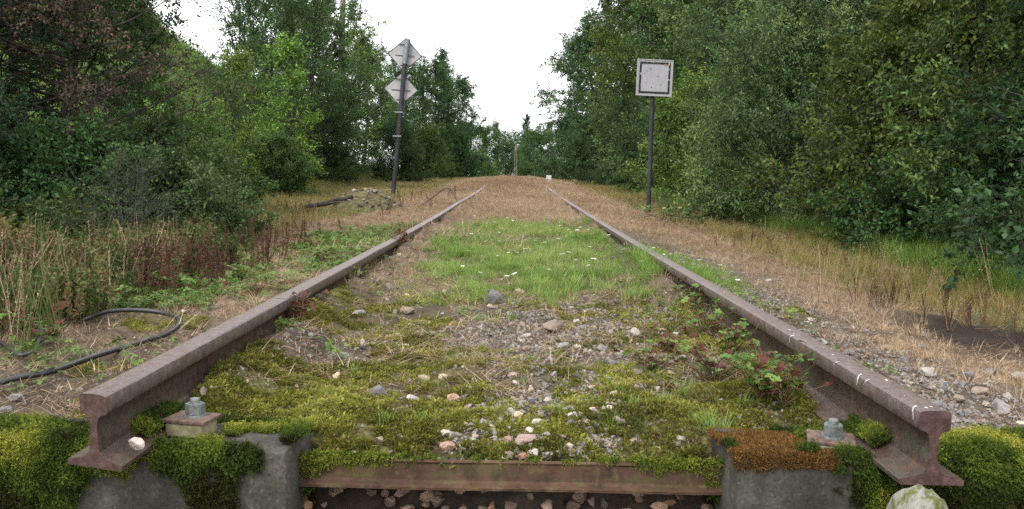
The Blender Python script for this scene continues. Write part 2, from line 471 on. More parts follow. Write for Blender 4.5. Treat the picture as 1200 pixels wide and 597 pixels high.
def m_gravel(x, y):
    n = fbm(x * 3.2, y * 3.2, 61, 3)
    c = .07 + .12 * (y - 2.2)
    inner = np.exp(-((x - c) / (.16 + .18 * (y - 2.1))) ** 2) * sstep(4.6, 3.6, y) * (np.abs(x) < .82)
    inner = inner + .25 * (np.abs(x) < .82) * sstep(5.0, 4.0, y) * sstep(.5, .65, n)
    shoulder = (x > .93) * sstep(1.95, 1.3, x) * sstep(9.5, 4.5, y) * sstep(.25, .42, n)
    left = .35 * (x < -.93) * (x > -2.0) * sstep(6, 3, y) * sstep(.45, .6, n)
    return np.clip(inner * sstep(.2, .5, n) * 1.2 + shoulder + left, 0, 1)

def m_green(x, y):
    n = fbm(x * 1.4, y * .9, 71, 3)
    e = .35 * (fbm(x * 3, y * 3, 75, 2) - .5)
    e2 = 2.2 * (fbm(x * 2.2, y * 2.2, 77, 3) - .5)
    a = sstep(3.9, 5.3, y + e2) * sstep(11.5, 6.5, y + 3 * e)
    lat = sstep(-.75, -.25, x + .6 * e - .05 * (y - 6) * 0) * sstep(1.55, 1.0, x + e)
    lat = lat * np.where(x > .8, sstep(8.0, 6.0, y) * sstep(4.6, 5.3, y), 1)
    return np.clip(a * lat * sstep(.22, .45, n) * 1.2, 0, 1)

def m_dark_patch(x, y):
    """bare dark soil on the verge near the camera"""
    e = .5 * (fbm(x * 2.5, y * 2.5, 83, 3) - .5)
    return np.clip(1.3 * np.exp(-(np.abs(x - 2.55 + e) / .55) ** 3 - (np.abs(y - 4.45 + e) / .65) ** 3), 0, 1)

def m_dry(x, y):
    n = fbm(x * 1.3, y * 1.3, 81, 3)
    far = sstep(7.5, 11.5, y + 2 * (n - .5)) * (np.abs(x) < 4.5)
    left = sstep(-.98, -1.25, x) * sstep(-2.9, -2.2, x) * sstep(3.0, 4.3, y)
    right = sstep(1.3, 1.95, x + .8 * (n - .5)) * sstep(3.6, 2.9, x) * sstep(2.6, 3.4, y)
    ins = (np.abs(x) < .84) * sstep(3.8, 5.0, y) * .55
    return np.clip(np.maximum.reduce([far, left * sstep(.3, .5, n), right, ins]) * (1 - .55 * m_green(x, y)) * (1 - .95 * m_dark_patch(x, y)), 0, 1)

def m_verge(x, y):
    """olive and green grass towards the woods"""
    r = sstep(2.15, 2.9, x + .5 * (fbm(x, y * .7, 91, 2) - .5)) * sstep(6.5, 4.8, x)
    l = sstep(-2.1, -2.8, x + .6 * (fbm(x, y * .7, 93, 2) - .5)) * sstep(-9, -6, x)
    return np.clip(r + l, 0, 1)

# ------------------------------------------------------------------ the ground
def make_ground():
    xs = np.concatenate([-np.geomspace(1.32, 220, 130)[::-1], np.linspace(-1.31, 1.31, 300), np.geomspace(1.32, 220, 130)])
    ys = np.concatenate([np.linspace(-30, 1.7, 18), np.linspace(1.75, 3.6, 215), np.geomspace(3.61, 600, 250)])
    X, Y = np.meshgrid(xs, ys)
    Z = H(X, Y)
    V = np.stack([X, Y, Z], -1).reshape(-1, 3)
    nx = len(xs)
    i = np.arange(len(ys) - 1)[:, None] * nx; j = np.arange(nx - 1)[None]
    Q = np.stack([i + j, i + j + 1, i + nx + j + 1, i + nx + j], -1).reshape(-1, 4)
    x, y = V[:, 0], V[:, 1]
    gr = np.clip(m_green(x, y) + m_verge(x, y) + (np.abs(x) > 5), 0, 1) * (1 - m_dark_patch(x, y))
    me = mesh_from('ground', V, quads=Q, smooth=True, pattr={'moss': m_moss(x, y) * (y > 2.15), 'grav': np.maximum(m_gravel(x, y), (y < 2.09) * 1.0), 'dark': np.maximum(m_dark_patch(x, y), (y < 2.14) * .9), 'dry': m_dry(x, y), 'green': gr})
    return tag(obj('ground', me, M['ground']), kind='structure')
GROUND = make_ground()

HILLV = []
def make_hill():
    xs = np.linspace(-130, -9, 160); ys = np.linspace(34, 150, 120)
    X, Y = np.meshgrid(xs, ys)
    prof = np.clip(-X - 14.6 + 3 * (fbm(X * .08, Y * .08, 5, 3) - .5), 0, 60)
    Z = .74 * prof * sstep(38, 66, Y) * sstep(125, 78, Y) + .9 * (fbm(X * .25, Y * .25, 9, 4) - .5) * sstep(1, 5, prof) - 1.2 * sstep(2, 0, prof) - 1.0 * sstep(46, 38, Y)
    V = np.stack([X, Y, Z], -1).reshape(-1, 3); nx = len(xs)
    i = np.arange(len(ys) - 1)[:, None] * nx; j = np.arange(nx - 1)[None]
    Q = np.stack([i + j, i + j + 1, i + nx + j + 1, i + nx + j], -1).reshape(-1, 4)
    tag(obj('hill', mesh_from('hill', V, quads=Q, smooth=True), M['hill']), kind='structure')
    HILLV.append(V)
    return lambda x, y: float(.74 * max(-x - 14.6, 0) * sstep(38, 66, y) * sstep(125, 78, y))
HILL = make_hill()

# ------------------------------------------------------------------ rails
def rail_mesh(name, y0, y1, side, seed):
    half = [(.0, .0), (.0655, .0), (.067, .002), (.067, .010), (.064, .013), (.035, .019), (.022, .024), (.013, .034), (.0095, .048), (.0085, .075),
            (.009, .095), (.012, .106), (.018, .112), (.030, .1155), (.0325, .118), (.0335, .135), (.0332, .1465), (.0312, .1525), (.0270, .1553), (.0180, .1566), (.0, .1572)]
    prof = [(x, z) for x, z in half[1:-1]] + [half[-1]] + [(-x, z) for x, z in reversed(half[1:-1])]
    prof = np.array(prof); n = len(prof)
    ys = np.concatenate([[y0], np.arange(y0 + .03, min(4.0, y1), .06), np.geomspace(max(4.0, y0 + .1), y1, 60)]) if y0 < 3.9 else np.geomspace(y0, y1, 60)
    ys = np.unique(ys); ys = ys[ys <= y1]
    r = np.random.default_rng(seed)
    cx = side * RX + .012 * (vnoise(ys * .25, ys * 0, seed) - .5) * sstep(3, 8, ys)
    cz = rise(ys) + .012 * (vnoise(ys * .3, ys * 0, seed + 3) - .5) * sstep(4, 8, ys)
    V = np.zeros((len(ys), n, 3))
    V[:, :, 0] = cx[:, None] + prof[None, :, 0]; V[:, :, 1] = ys[:, None]; V[:, :, 2] = cz[:, None] + prof[None, :, 1]
    # corroded, uneven surface
    V[:, :, 0] += .0011 * (r.random((len(ys), n)) - .5); V[:, :, 2] += .0010 * (r.random((len(ys), n)) - .5)
    if side < 0 and y0 < 2: V[0, :, 1] -= .34 * prof[:, 0]
    V[0, :, 1] += .002 * (r.random(n) - .5)
    V = V.reshape(-1, 3)
    i = np.arange(len(ys) - 1)[:, None] * n; j = np.arange(n)[None]; j2 = (j + 1) % n
    Q = np.stack([i + j, i + j2, i + n + j2, i + n + j], -1).reshape(-1, 4)
    m = mesh_from(name, V, quads=Q, polys=[list(range(n)), list(range((len(ys) - 1) * n, len(ys) * n))[::-1]], smooth=True)
    # sharp cut face
    sm = np.ones(len(m.polygons), bool); sm[-2:] = False
    mi = np.zeros(len(m.polygons), np.int32); mi[-2:] = 1
    m.materials.append(M['rail']); m.materials.append(M['rail_cut']); m.polygons.foreach_set('material_index', mi)
    m.polygons.foreach_set('use_smooth', sm)
    try:
        m.set_sharp_from_angle(angle=R(24))
    except Exception:
        pass
    return m

rl = empty('rail', (0, 0, 0))
tag(rl, 'rusty steel rail whose cut end carries a white stone on its foot', 'rail', 'rails of the abandoned track')
obj('rail_length', rail_mesh('rail_length', RAIL_Y0, 3.27, -1, 1), None, rl)
obj('rail_length', rail_mesh('rail_length', 3.277, 60, -1, 1), None, rl)
rr = empty('rail', (0, 0, 0))
tag(rr, 'rusty steel rail splashed with white bird droppings, ending above the mossy boulder', 'rail', 'rails of the abandoned track')
obj('rail_length', rail_mesh('rail_length', RAIL_Y0 - .01, 60, 1, 2), None, rr)

def droppings():
    r = np.random.default_rng(5)
    for k in range(20):
        y = 1.83 + 1.2 * r.random() ** 1.6
        streak = k < 6
        n = 9
        if streak:        # run from the top of the head down its inner side
            L = r.uniform(.012, .034); x0 = r.uniform(.838, .846)
            t = np.linspace(0, 1, n)
            path = np.array([(.848, .1568), (.843, .1555), (.8388, .1528), (.8367, .1465), (.8362, .135), (.8365, .122)])
            s = np.interp(t * L, np.concatenate([[0], np.cumsum(np.linalg.norm(np.diff(path, axis=0), axis=1))]), np.arange(len(path)))
            cx = np.interp(s, np.arange(len(path)), path[:, 0]) - .0012; cz = np.interp(s, np.arange(len(path)), path[:, 1]) + .0010
            w = r.uniform(.0015, .0035) * (1 - .55 * t) * (1 + .5 * np.sin(t * 9 + k)); yy = y + .006 * np.sin(t * 3 + k)
            V = np.concatenate([np.stack([cx, yy - w, cz], 1), np.stack([cx, yy + w, cz], 1)])
            Q = [(i, i + 1, n + i + 1, n + i) for i in range(n - 1)]
            me = mesh_from('dropping', V, quads=Q)
        else:
            cx = r.uniform(.848, .895); z = .1574 - .0035 * (abs(cx - .87) / .025) ** 2 * .4 + .0008
            th = np.linspace(0, 2 * math.pi, n, endpoint=False); rad = r.uniform(.001, .004) * (1 + .5 * (r.random(n) - .5))
            V = np.stack([cx + rad * np.cos(th), y + 1.6 * rad * np.sin(th), np.full(n, z)], 1)
            me = mesh_from('dropping', V, polys=[list(range(n))])
        obj('dropping', me, M['dropping'], rr)
droppings()

# ------------------------------------------------------------------ the last sleeper: two concrete blocks, tie bar, fastenings
def block_mesh(seed):
    b = bm_box((.80, BLK1 - BLK0, .26), (0, 0, 0), .016, 2)
    bmesh.ops.subdivide_edges(b, edges=b.edges[:], cuts=3, use_grid_fill=True)
    bmesh.ops.subdivide_edges(b, edges=[e for e in b.edges if e.calc_length() > .03], cuts=2, use_grid_fill=True)
    b.normal_update()
    for v in b.verts:
        c = v.co
        top = (c.z + .13) / .26
        c.y *= 1 + .10 * (1 - top)
        c.x *= 1 + .03 * (1 - top)
        k = float(fbm(np.array([c.x * 14 + seed]), np.array([c.y * 14 + c.z * 11]), seed, 3)[0]) - .5
        v.co = c + v.normal * k * .016
    return bm_mesh('concrete_block', b, True)
sl = empty('sleeper', (0, (BLK0 + BLK1) / 2, 0))
tag(sl, 'mossy twin-block concrete sleeper with rusty tie bar under the rail ends', 'sleeper')
for sx, sd in ((-1, 3), (1, 8)):
    obj('concrete_block', block_mesh(sd), M['concrete'], sl, (sx * .905, 0, -.132))
def tie_bar():
    # rolled angle: upright flange with a lip at the top and a flange at the bottom towards the camera
    prof = np.array([(-.034, -.117), (-.034, -.111), (-.016, -.107), (-.012, -.10), (-.010, -.062), (-.013, -.056), (-.004, -.052), (.004, -.056), (.004, -.117)])
    xs = np.linspace(-.66, .66, 60); n = len(prof)
    V = np.zeros((len(xs), n, 3)); V[:, :, 0] = xs[:, None]; V[:, :, 1] = prof[None, :, 0]; V[:, :, 2] = prof[None, :, 1] + .004 * (vnoise(xs * 5, xs * 0, 3)[:, None] - .5)
    V[:, :, 1] += .0022 * (rng.random((len(xs), n)) - .5)
    i = np.arange(len(xs) - 1)[:, None] * n; j = np.arange(n)[None]; j2 = (j + 1) % n
    Q = np.stack([i + j, i + n + j, i + n + j2, i + j2], -1).reshape(-1, 4)
    return mesh_from('tie_bar', V.reshape(-1, 3), quads=Q, polys=[list(range(n)), list(range((len(xs) - 1) * n, len(xs) * n))[::-1]])
tb = obj('tie_bar', tie_bar(), M['tie'], sl)
def nut_bm():
    b = bmesh.new()
    bmesh.ops.create_cone(b, cap_ends=True, segments=6, radius1=.0235, radius2=.0235, depth=.026, matrix=Matrix.Translation((0, 0, .013)))
    bmesh.ops.bevel(b, geom=b.edges[:], offset=.0018, segments=2, affect='EDGES')
    bmesh.ops.create_cone(b, cap_ends=True, segments=20, radius1=.0265, radius2=.025, depth=.006, matrix=Matrix.Translation((0, 0, -.002)))
    return b
def shank_bm():
    b = bmesh.new()
    for k in range(3):
        bmesh.ops.create_cone(b, cap_ends=True, segments=16, radius1=.0118, radius2=.0106, depth=.004, matrix=Matrix.Translation((0, 0, .0275 + k * .004)))
    return b
def fastening(x, y, rz, tilt, zt, pad):  # plate, its pad, nut and bolt end
    e = obj('clip_plate', bm_mesh('clip_plate', bm_box((.108, .085, .009), (0, 0, 0), .0025)), M['plate'], sl, (x, y - (BLK0 + BLK1) / 2, zt), (tilt, 0, rz))
    if pad:
        obj('pad', bm_mesh('pad', bm_box((.094, .07, .032), (0, -.004, -.021), .004)), M['pad'], e)
    obj('nut', bm_mesh('nut', nut_bm()), M['bolt'], e, (.004, .005, .009))
    obj('bolt', bm_mesh('bolt', shank_bm()), M['bolt'], e, (.004, .005, .009))
    return e
fastening(-.755, 2.07, R(-12), 0, .040, True)
fp = fastening(.752, 2.07, R(-16), R(4), .018, False)
obj('pad', bm_mesh('pad', bm_box((.085, .012, .02), (0, -.037, -.014), .003)), M['pad'], fp)

# ------------------------------------------------------------------ stones
def rock_mesh(seed, n=16, flat=.7):
    r = np.random.default_rng(seed)
    b = bmesh.new()
    p = r.normal(size=(n, 3)); p /= np.linalg.norm(p, axis=1)[:, None]
    p *= r.uniform(.8, 1.0, (n, 1)); p *= np.array([1, r.uniform(.6, .9), r.uniform(.45, .8) * flat / .7])
    for q in p: b.verts.new(q * .5)
    bmesh.ops.convex_hull(b, input=b.verts)
    loose = [v for v in b.verts if not v.link_faces]
    bmesh.ops.delete(b, geom=loose, context='VERTS')
    bmesh.ops.bevel(b, geom=b.edges[:], offset=.028, segments=1, affect='EDGES') if seed % 2 else None
    return bm_mesh('stone', b)
ROCKS = [rock_mesh(100 + k) for k in range(10)]
for m in ROCKS: m.materials.append(M['stone'])
STONES = []
def stone(x, y, s, z=None, color=(1, 1, 1), k=None, sink=.18, parent=GROUND):
    o = bpy.data.objects.new('stone', ROCKS[random.randrange(len(ROCKS)) if k is None else k])
    COL.objects.link(o); o.parent = parent
    z = float(H(x, y)) if z is None else z
    o.location = (x, y, z + s * (.28 - sink)); o.scale = (s, s, s)
    o.rotation_euler = (random.uniform(-.35, .35), random.uniform(-.35, .35), random.uniform(0, 6.28))
    o.color = (*color, 1)
    STONES.append((x, y, s))
    return o
W_, P_, G_, D_ = (1.9, 1.85, 1.75), (1.5, 1.15, 1.0), (1.0, 1.02, 1.05), (.5, .5, .52)
for u, v, s, c in [(447, 466, 30, G_), (497, 447, 20, W_), (518, 444, 17, W_), (483, 471, 17, W_), (503, 470, 18, G_), (532, 470, 20, P_), (545, 468, 16, G_),
                   (522, 512, 18, W_), (525, 528, 24, P_), (617, 522, 30, P_), (614, 540, 20, P_), (640, 540, 26, G_), (605, 500, 14, W_), (600, 487, 16, G_),
                   (596, 520, 14, P_), (688, 545, 18, P_), (667, 528, 14, W_), (575, 355, 34, G_), (650, 390, 36, G_), (715, 430, 26, G_), (748, 440, 20, G_),
                   (690, 459, 15, W_), (768, 458, 17, W_), (776, 452, 15, D_), (828, 438, 16, W_), (858, 372, 22, W_), (240, 462, 18, W_), (319, 497, 17, P_),
                   (316, 517, 15, D_), (400, 420, 22, G_), (420, 370, 20, G_), (478, 367, 22, G_), (370, 350, 18, D_), (455, 340, 15, G_), (540, 395, 18, D_), (705, 412, 18, G_),
                   (745, 392, 18, W_), (730, 418, 18, G_), (660, 410, 18, G_), (770, 408, 18, G_), (445, 518, 16, G_), (415, 538, 16, W_), (515, 546, 14, W_),
                   (690, 520, 14, G_), (745, 520, 18, G_), (575, 470, 14, G_), (565, 500, 16, G_), (550, 480, 18, P_), (642, 470, 15, D_), (675, 445, 16, D_),
                   (300, 400, 13, W_), (335, 424, 14, W_), (365, 395, 13, G_), (610, 345, 14, W_), (685, 368, 12, W_), (520, 345, 12, W_), (468, 300, 9, W_),
                   (1135, 445, 26, G_), (1120, 470, 24, G_), (1150, 462, 30, G_), (1172, 480, 30, G_), (1190, 515, 38, D_), (1105, 455, 26, G_), (1085, 440, 24, W_),
                   (1195, 445, 26, W_), (1060, 428, 20, G_), (1160, 440, 22, D_), (1040, 410, 18, G_), (20, 470, 20, G_), (5, 485, 20, G_), (45, 470, 16, P_), (25, 490, 18, D_)]:
    x, y, z = on_ground(u, v)
    stone(x, y, s * y / FPX * 1.12, z, c)
cand = np.stack([rng.uniform(-1.6, 2.0, 9000), 2.12 + 5.0 * rng.random(9000) ** 1.7], 1)
cand = cand[(rng.random(9000) < m_gravel(cand[:, 0], cand[:, 1]) * .9 + .03) & (np.abs(np.abs(cand[:, 0]) - RX) > .10)
            & ~((cand[:, 1] < 2.28) & (np.abs(cand[:, 0]) > .44))]
cand = cand[np.abs(cand[:, 0] / cand[:, 1]) < .6]
inner = cand[np.abs(cand[:, 0]) < .82]; outer = cand[np.abs(cand[:, 0]) >= .82]
for x, y in np.concatenate([inner[:124], outer[:32]]):
    stone(float(x), float(y), random.uniform(.02, .05) * (1.25 if x > .95 else 1), color=random.choice([G_, G_, W_, W_, P_, D_, (1.4, 1.36, 1.3)]))
# dark ballast in the cut below the tie bar
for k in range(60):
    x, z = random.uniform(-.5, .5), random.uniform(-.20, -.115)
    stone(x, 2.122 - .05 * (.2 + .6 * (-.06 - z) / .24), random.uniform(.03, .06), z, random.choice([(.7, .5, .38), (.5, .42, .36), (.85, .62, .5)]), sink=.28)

ws = obj('pale_stone', rock_mesh(131, 18), M['stone'], None, (-.808, 1.875, .036), (.3, .5, .4))
ws.scale = (.048, .048, .062); ws.color = (2.4, 2.15, 2.05, 1)
tag(ws, 'white chipped stone lying on the foot of the rail end', 'stone')
def boulder_mesh():
    b = bmesh.new(); bmesh.ops.create_icosphere(b, subdivisions=4, radius=1)
    for v in b.verts:
        c = v.co.copy()
        k = float(fbm(np.array([c.x * 1.6 + 4]), np.array([c.y * 1.6 + c.z * 1.3]), 6, 3)[0])
        k2 = float(fbm(np.array([c.x * 6 + 4]), np.array([c.y * 6 + c.z * 5]), 16, 3)[0])
        v.co = c * (.74 + .42 * k + .14 * k2)
    return bm_mesh('boulder', b, True)
bo = obj('boulder', boulder_mesh(), M['boulder'], None, (.805, 1.735, -.137), (.05, .08, .5)); bo.scale = (.075, .06, .165)
tag(bo, 'green mossy boulder wedged under the rail end', 'boulder')

# ------------------------------------------------------------------ scattered stuff (geometry nodes on a point cloud)
TEMPL = {}
def templates(key, meshes, mat, color=(1, 1, 1)):
    c = bpy.data.collections.new('templates_' + key)
    for k, m in enumerate(meshes):
        m.materials.clear(); m.materials.append(mat)
        o = bpy.data.objects.new('%s_%02d' % (key, k), m); o.color = (*color, 1); c.objects.link(o)
    TEMPL[key] = (c, len(meshes))

def scatter(name, key, P, scl, rot=None, tint=None, label=None, cat=None):
    c, n = TEMPL[key]; P = np.asarray(P, np.float32); N = len(P)
    me = bpy.data.meshes.new(name)
    me.vertices.add(N); me.vertices.foreach_set('co', P.ravel())
    if rot is None:
        rot = np.stack([rng.normal(0, .15, N), rng.normal(0, .15, N), rng.uniform(0, 6.283, N)], 1)
    a = me.attributes.new('rot', 'FLOAT_VECTOR', 'POINT'); a.data.foreach_set('vector', np.asarray(rot, np.float32).ravel())
    a = me.attributes.new('scl', 'FLOAT', 'POINT'); a.data.foreach_set('value', np.broadcast_to(np.asarray(scl, np.float32), (N,)).copy())
    a = me.attributes.new('idx', 'INT', 'POINT'); a.data.foreach_set('value', rng.integers(0, n, N).astype(np.int32))
    a = me.attributes.new('itint', 'FLOAT', 'POINT'); a.data.foreach_set('value', np.asarray(rng.random(N) if tint is None else tint, np.float32))
    o = obj(name, me)
    g = bpy.data.node_groups.new('scatter_' + name, 'GeometryNodeTree')
    g.interface.new_socket('Geometry', in_out='INPUT', socket_type='NodeSocketGeometry')
    g.interface.new_socket('Geometry', in_out='OUTPUT', socket_type='NodeSocketGeometry')
    gi, go = g.nodes.new('NodeGroupInput'), g.nodes.new('NodeGroupOutput')
    ins = g.nodes.new('GeometryNodeInstanceOnPoints'); ci = g.nodes.new('GeometryNodeCollectionInfo')
    ci.inputs['Collection'].default_value = c; ci.inputs['Separate Children'].default_value = True; ci.inputs['Reset Children'].default_value = True
    ins.inputs['Pick Instance'].default_value = True
    def na(nm, typ):
        q = g.nodes.new('GeometryNodeInputNamedAttribute'); q.data_type = typ; q.inputs['Name'].default_value = nm
        return [s for s in q.outputs if s.enabled and s.name == 'Attribute'][0]
    e2r = g.nodes.new('FunctionNodeEulerToRotation')
    g.links.new(na('rot', 'FLOAT_VECTOR'), e2r.inputs[0]); g.links.new(e2r.outputs[0], ins.inputs['Rotation'])
    g.links.new(na('scl', 'FLOAT'), ins.inputs['Scale']); g.links.new(na('idx', 'INT'), ins.inputs['Instance Index'])
    g.links.new(gi.outputs[0], ins.inputs['Points']); g.links.new(ci.outputs[0], ins.inputs['Instance'])
    g.links.new(ins.outputs[0], go.inputs[0])
    md = o.modifiers.new('scatter', 'NODES'); md.node_group = g
    return tag(o, label, cat, None, 'stuff')

def blades(seed, n, h, spread, lean, width, segs=3, curve=.5, t0=0, t1=1, flat=0.0):
    """a tuft of curved tapering blades"""
    r = np.random.default_rng(seed)
    Vs, Q, T, tint, off = [], [], [], [], 0
    for k in range(n):
        a = r.uniform(0, 6.283); rad = spread * math.sqrt(r.random())
        base = np.array([rad * math.cos(a), rad * math.sin(a), 0])
        b = a + r.normal(0, .9); L = h * r.uniform(.45, 1.0); ln = lean * r.uniform(.2, 1.2)
        d = np.array([math.cos(b), math.sin(b), 0]); sd = np.array([-d[1], d[0], 0]); tw = r.uniform(-1, 1); sd = sd * math.cos(tw) + d * math.sin(tw)
        t = np.linspace(0, 1, segs + 1)
        ang = ln + curve * t * r.uniform(.3, 1.5)
        step = L / segs
        p = base + np.cumsum(np.vstack([[0, 0, 0]] + [step * (math.sin(ang[i]) * d + math.cos(ang[i]) * np.array([0, 0, 1 - flat])) for i in range(segs)]), axis=0)
        w = width * (1 - t ** 1.6) * r.uniform(.6, 1.2) * .5
        for i in range(segs):
            Vs += [p[i] - sd * w[i], p[i] + sd * w[i]]
        Vs.append(p[-1])
        for i in range(segs - 1):
            o = off + 2 * i; Q.append((o, o + 1, o + 3, o + 2))
        o = off + 2 * (segs - 1); T.append((o, o + 1, o + 2)); off += 2 * segs + 1
        tint.append(r.uniform(t0, t1))
    ft = np.concatenate([np.repeat(tint, segs - 1), tint])
    return mesh_from('tuft', np.array(Vs), quads=Q if Q else None, tris=T, fattr={'tint': ft})

def leaf_quads(p, d, nrm, s, width=.5, fold=.12):
    """one bent, pointed leaf (two triangles) per row"""
    d = d / (np.linalg.norm(d, axis=1)[:, None] + 1e-9)
    sd = np.cross(d, nrm); sd /= np.linalg.norm(sd, axis=1)[:, None] + 1e-9
    n2 = np.cross(sd, d); s = s[:, None]
    V = np.stack([p, p + d * s * .48 + sd * s * width * .5 + n2 * s * fold, p + d * s, p + d * s * .48 - sd * s * width * .5 + n2 * s * fold], 1).reshape(-1, 3)
    Q = np.arange(len(V)).reshape(-1, 4)
    return V, Q

def rand_dirs(r, n):
    v = r.normal(size=(n, 3)); return v / np.linalg.norm(v, axis=1)[:, None]

def moss_tuft(seed, n=26, rad=.014, h=.011):
    r = np.random.default_rng(seed)
    a = r.uniform(0, 6.283, n); q = rad * np.sqrt(r.random(n))
    p = np.stack([q * np.cos(a), q * np.sin(a), h * (1 - (q / rad) ** 2) * r.uniform(.2, 1, n) - .002], 1)
    d = np.stack([np.cos(a), np.sin(a), r.uniform(.3, 1.6, n)], 1) + .6 * rand_dirs(r, n)
    V, Q = leaf_quads(p, d, rand_dirs(r, n) + np.array([0, 0, .6]), r.uniform(.005, .011, n), .42)
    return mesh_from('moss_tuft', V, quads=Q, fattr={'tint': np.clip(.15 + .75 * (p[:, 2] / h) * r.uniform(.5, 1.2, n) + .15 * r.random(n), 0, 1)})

def moss_frond(seed):
    r = np.random.default_rng(seed)
    P, D, S, T = [], [], [], []
    for k in range(5):
        a = r.uniform(0, 6.28); L = r.uniform(.012, .028); dd = np.array([math.cos(a) * .5, math.sin(a) * .5, 1.0]) + .3 * r.normal(size=3)
        dd /= np.linalg.norm(dd)
        for t in np.linspace(.1, 1, 7):
            for _ in range(2):
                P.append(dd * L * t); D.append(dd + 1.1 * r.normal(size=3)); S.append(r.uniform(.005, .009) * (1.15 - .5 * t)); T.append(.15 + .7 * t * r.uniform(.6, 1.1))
    P, D, S = np.array(P), np.array(D), np.array(S)
    V, Q = leaf_quads(P, D, rand_dirs(r, len(P)), S, .4)
    return mesh_from('moss_frond', V, quads=Q, fattr={'tint': np.clip(T, 0, 1)})

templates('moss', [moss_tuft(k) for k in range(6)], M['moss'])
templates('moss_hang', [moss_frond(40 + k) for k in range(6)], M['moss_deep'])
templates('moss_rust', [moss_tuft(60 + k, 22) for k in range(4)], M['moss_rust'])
templates('grass', [blades(200 + k, 22, .13, .035, .35, .0042, 3, .8) for k in range(6)], M['grass'])
templates('dry', [blades(220 + k, 20, .11, .05, .75, .0035, 3, .9) for k in range(6)], M['dry'])
templates('straw', [blades(240 + k, 7, .16, .07, 1.35, .0028, 3, .45, flat=.55) for k in range(6)], M['dry'])
templates('litter', [blades(250 + k, 8, .13, .08, 1.4, .007, 3, .5, flat=.6) for k in range(6)], M['dead'])
templates('olive', [blades(260 + k, 26, .28, .06, .3, .005, 4, .7) for k in range(6)], M['olive'])
templates('lush', [blades(280 + k, 26, .30, .07, .35, .006, 4, .9) for k in range(6)], M['grass'])

def seed_stalk(seed, h=.5, nst=4, heads=26, hs=.012, spread=.05, lean=.2, t0=.2, t1=1):
    """thin upright stalks with clustered seed heads"""
    r = np.random.default_rng(seed)
    Vs, Qs, ti, off = [], [], [], 0
    for k in range(nst):
        a = r.uniform(0, 6.283); L = h * r.uniform(.6, 1); ln = lean * r.normal()
        t = np.linspace(0, 1, 5)[:, None]
        base = np.array([math.cos(a), math.sin(a), 0]) * spread * r.random()
        P = base + t * L * np.array([math.sin(ln) * math.cos(a), math.sin(ln) * math.sin(a), math.cos(ln)]) + (t ** 2) * L * .12 * np.array([math.cos(a), math.sin(a), -.3])
        V, Q = tube_arrays(P, np.linspace(.003, .0012, 5), 3)
        Vs.append(V); Qs.append(Q + off); off += len(V); ti.append(np.full(len(Q), r.uniform(t0, t1)))
        tt = r.uniform(.35, 1, heads); pp = np.stack([np.interp(tt, t[:, 0], P[:, i]) for i in range(3)], 1)
        V, Q = leaf_quads(pp + .006 * rand_dirs(r, heads), rand_dirs(r, heads) + np.array([0, 0, .5]), rand_dirs(r, heads), r.uniform(.6, 1.4, heads) * hs, .5)
        Vs.append(V); Qs.append(Q + off); off += len(V); ti.append(r.uniform(t0, t1, heads))
    return mesh_from('stalk', np.concatenate(Vs), quads=np.concatenate(Qs), fattr={'tint': np.concatenate(ti)})
templates('nettle', [seed_stalk(360 + k, .55, 5, 34, .042, .10, .25, 0, 1) for k in range(6)], M['weed'])
templates('rush', [blades(380 + k, 26, .62, .05, .12, .005, 4, .35) for k in range(5)], M['weed'])
templates('scrub', [blades(390 + k, 26, .30, .09, .4, .012, 3, .9) for k in range(5)], M['grass'])
templates('dead', [seed_stalk(300 + k, .42, 5, 34, .016, .06) for k in range(6)], M['dead'])
templates('hay', [seed_stalk(320 + k, .75, 5, 12, .016, .07, .25) for k in range(6)], M['dry'])

def herb_mesh(seed, nst=7, h=.09, ls=.028, lobes=3):
    r = np.random.default_rng(seed)
    P, D, N, S, T = [], [], [], [], []
    for k in range(nst):
        a = r.uniform(0, 6.283); L = h * r.uniform(.5, 1); tilt = r.uniform(.3, 1.1)
        d = np.array([math.cos(a) * math.sin(tilt), math.sin(a) * math.sin(tilt), math.cos(tilt)])
        tip = d * L; up = np.array([0, 0, 1.0]) + .35 * r.normal(size=3); tt = r.random()
        ax = np.cross(up, [1, .3, 0]); ax /= np.linalg.norm(ax); ay = np.cross(up, ax); ay /= np.linalg.norm(ay)
        s = ls * r.uniform(.6, 1.2)
        for q in range(lobes):
            an = a + (q - (lobes - 1) / 2) * (2.1 if lobes == 3 else 4.6 / lobes)
            P.append(tip); D.append(math.cos(an) * ax + math.sin(an) * ay - .1 * up); N.append(up); S.append(s); T.append(np.clip(tt + .1 * r.normal(), 0, 1))
    V, Q = leaf_quads(np.array(P), np.array(D), np.array(N), np.array(S), .72, .1)
    return mesh_from('herb', V, quads=Q, fattr={'tint': np.array(T)})
templates('herb', [herb_mesh(340 + k) for k in range(6)], M['herb'])
def daisy_mesh(seed):
    r = np.random.default_rng(seed); n = 11
    a = np.linspace(0, 6.283, n, endpoint=False); z = np.full(n, .0)
    c = np.array([0, 0, .11])
    d = np.stack([np.cos(a), np.sin(a), .15 + 0 * a], 1)
    V, Q = leaf_quads(np.tile(c, (n, 1)) + d * .003, d, np.tile([0, 0, 1.0], (n, 1)), np.full(n, .013), .45, 0)
    V2, Q2 = leaf_quads(np.tile(c + [0, 0, .002], (4, 1)), d[:4] * 1, np.tile([0, 0, 1.0], (4, 1)), np.full(4, .004), 1, 0)
    return mesh_from('daisy', np.concatenate([V, V2]), quads=np.concatenate([Q, Q2 + len(V)]), fattr={'tint': np.concatenate([np.full(n, .6), np.zeros(4)])})
templates('daisy', [daisy_mesh(k) for k in range(2)], M['petal'])
pebs = [rock_mesh(400 + 2 * k, 11) for k in range(6)]
templates('pebble', pebs, M['stone'])
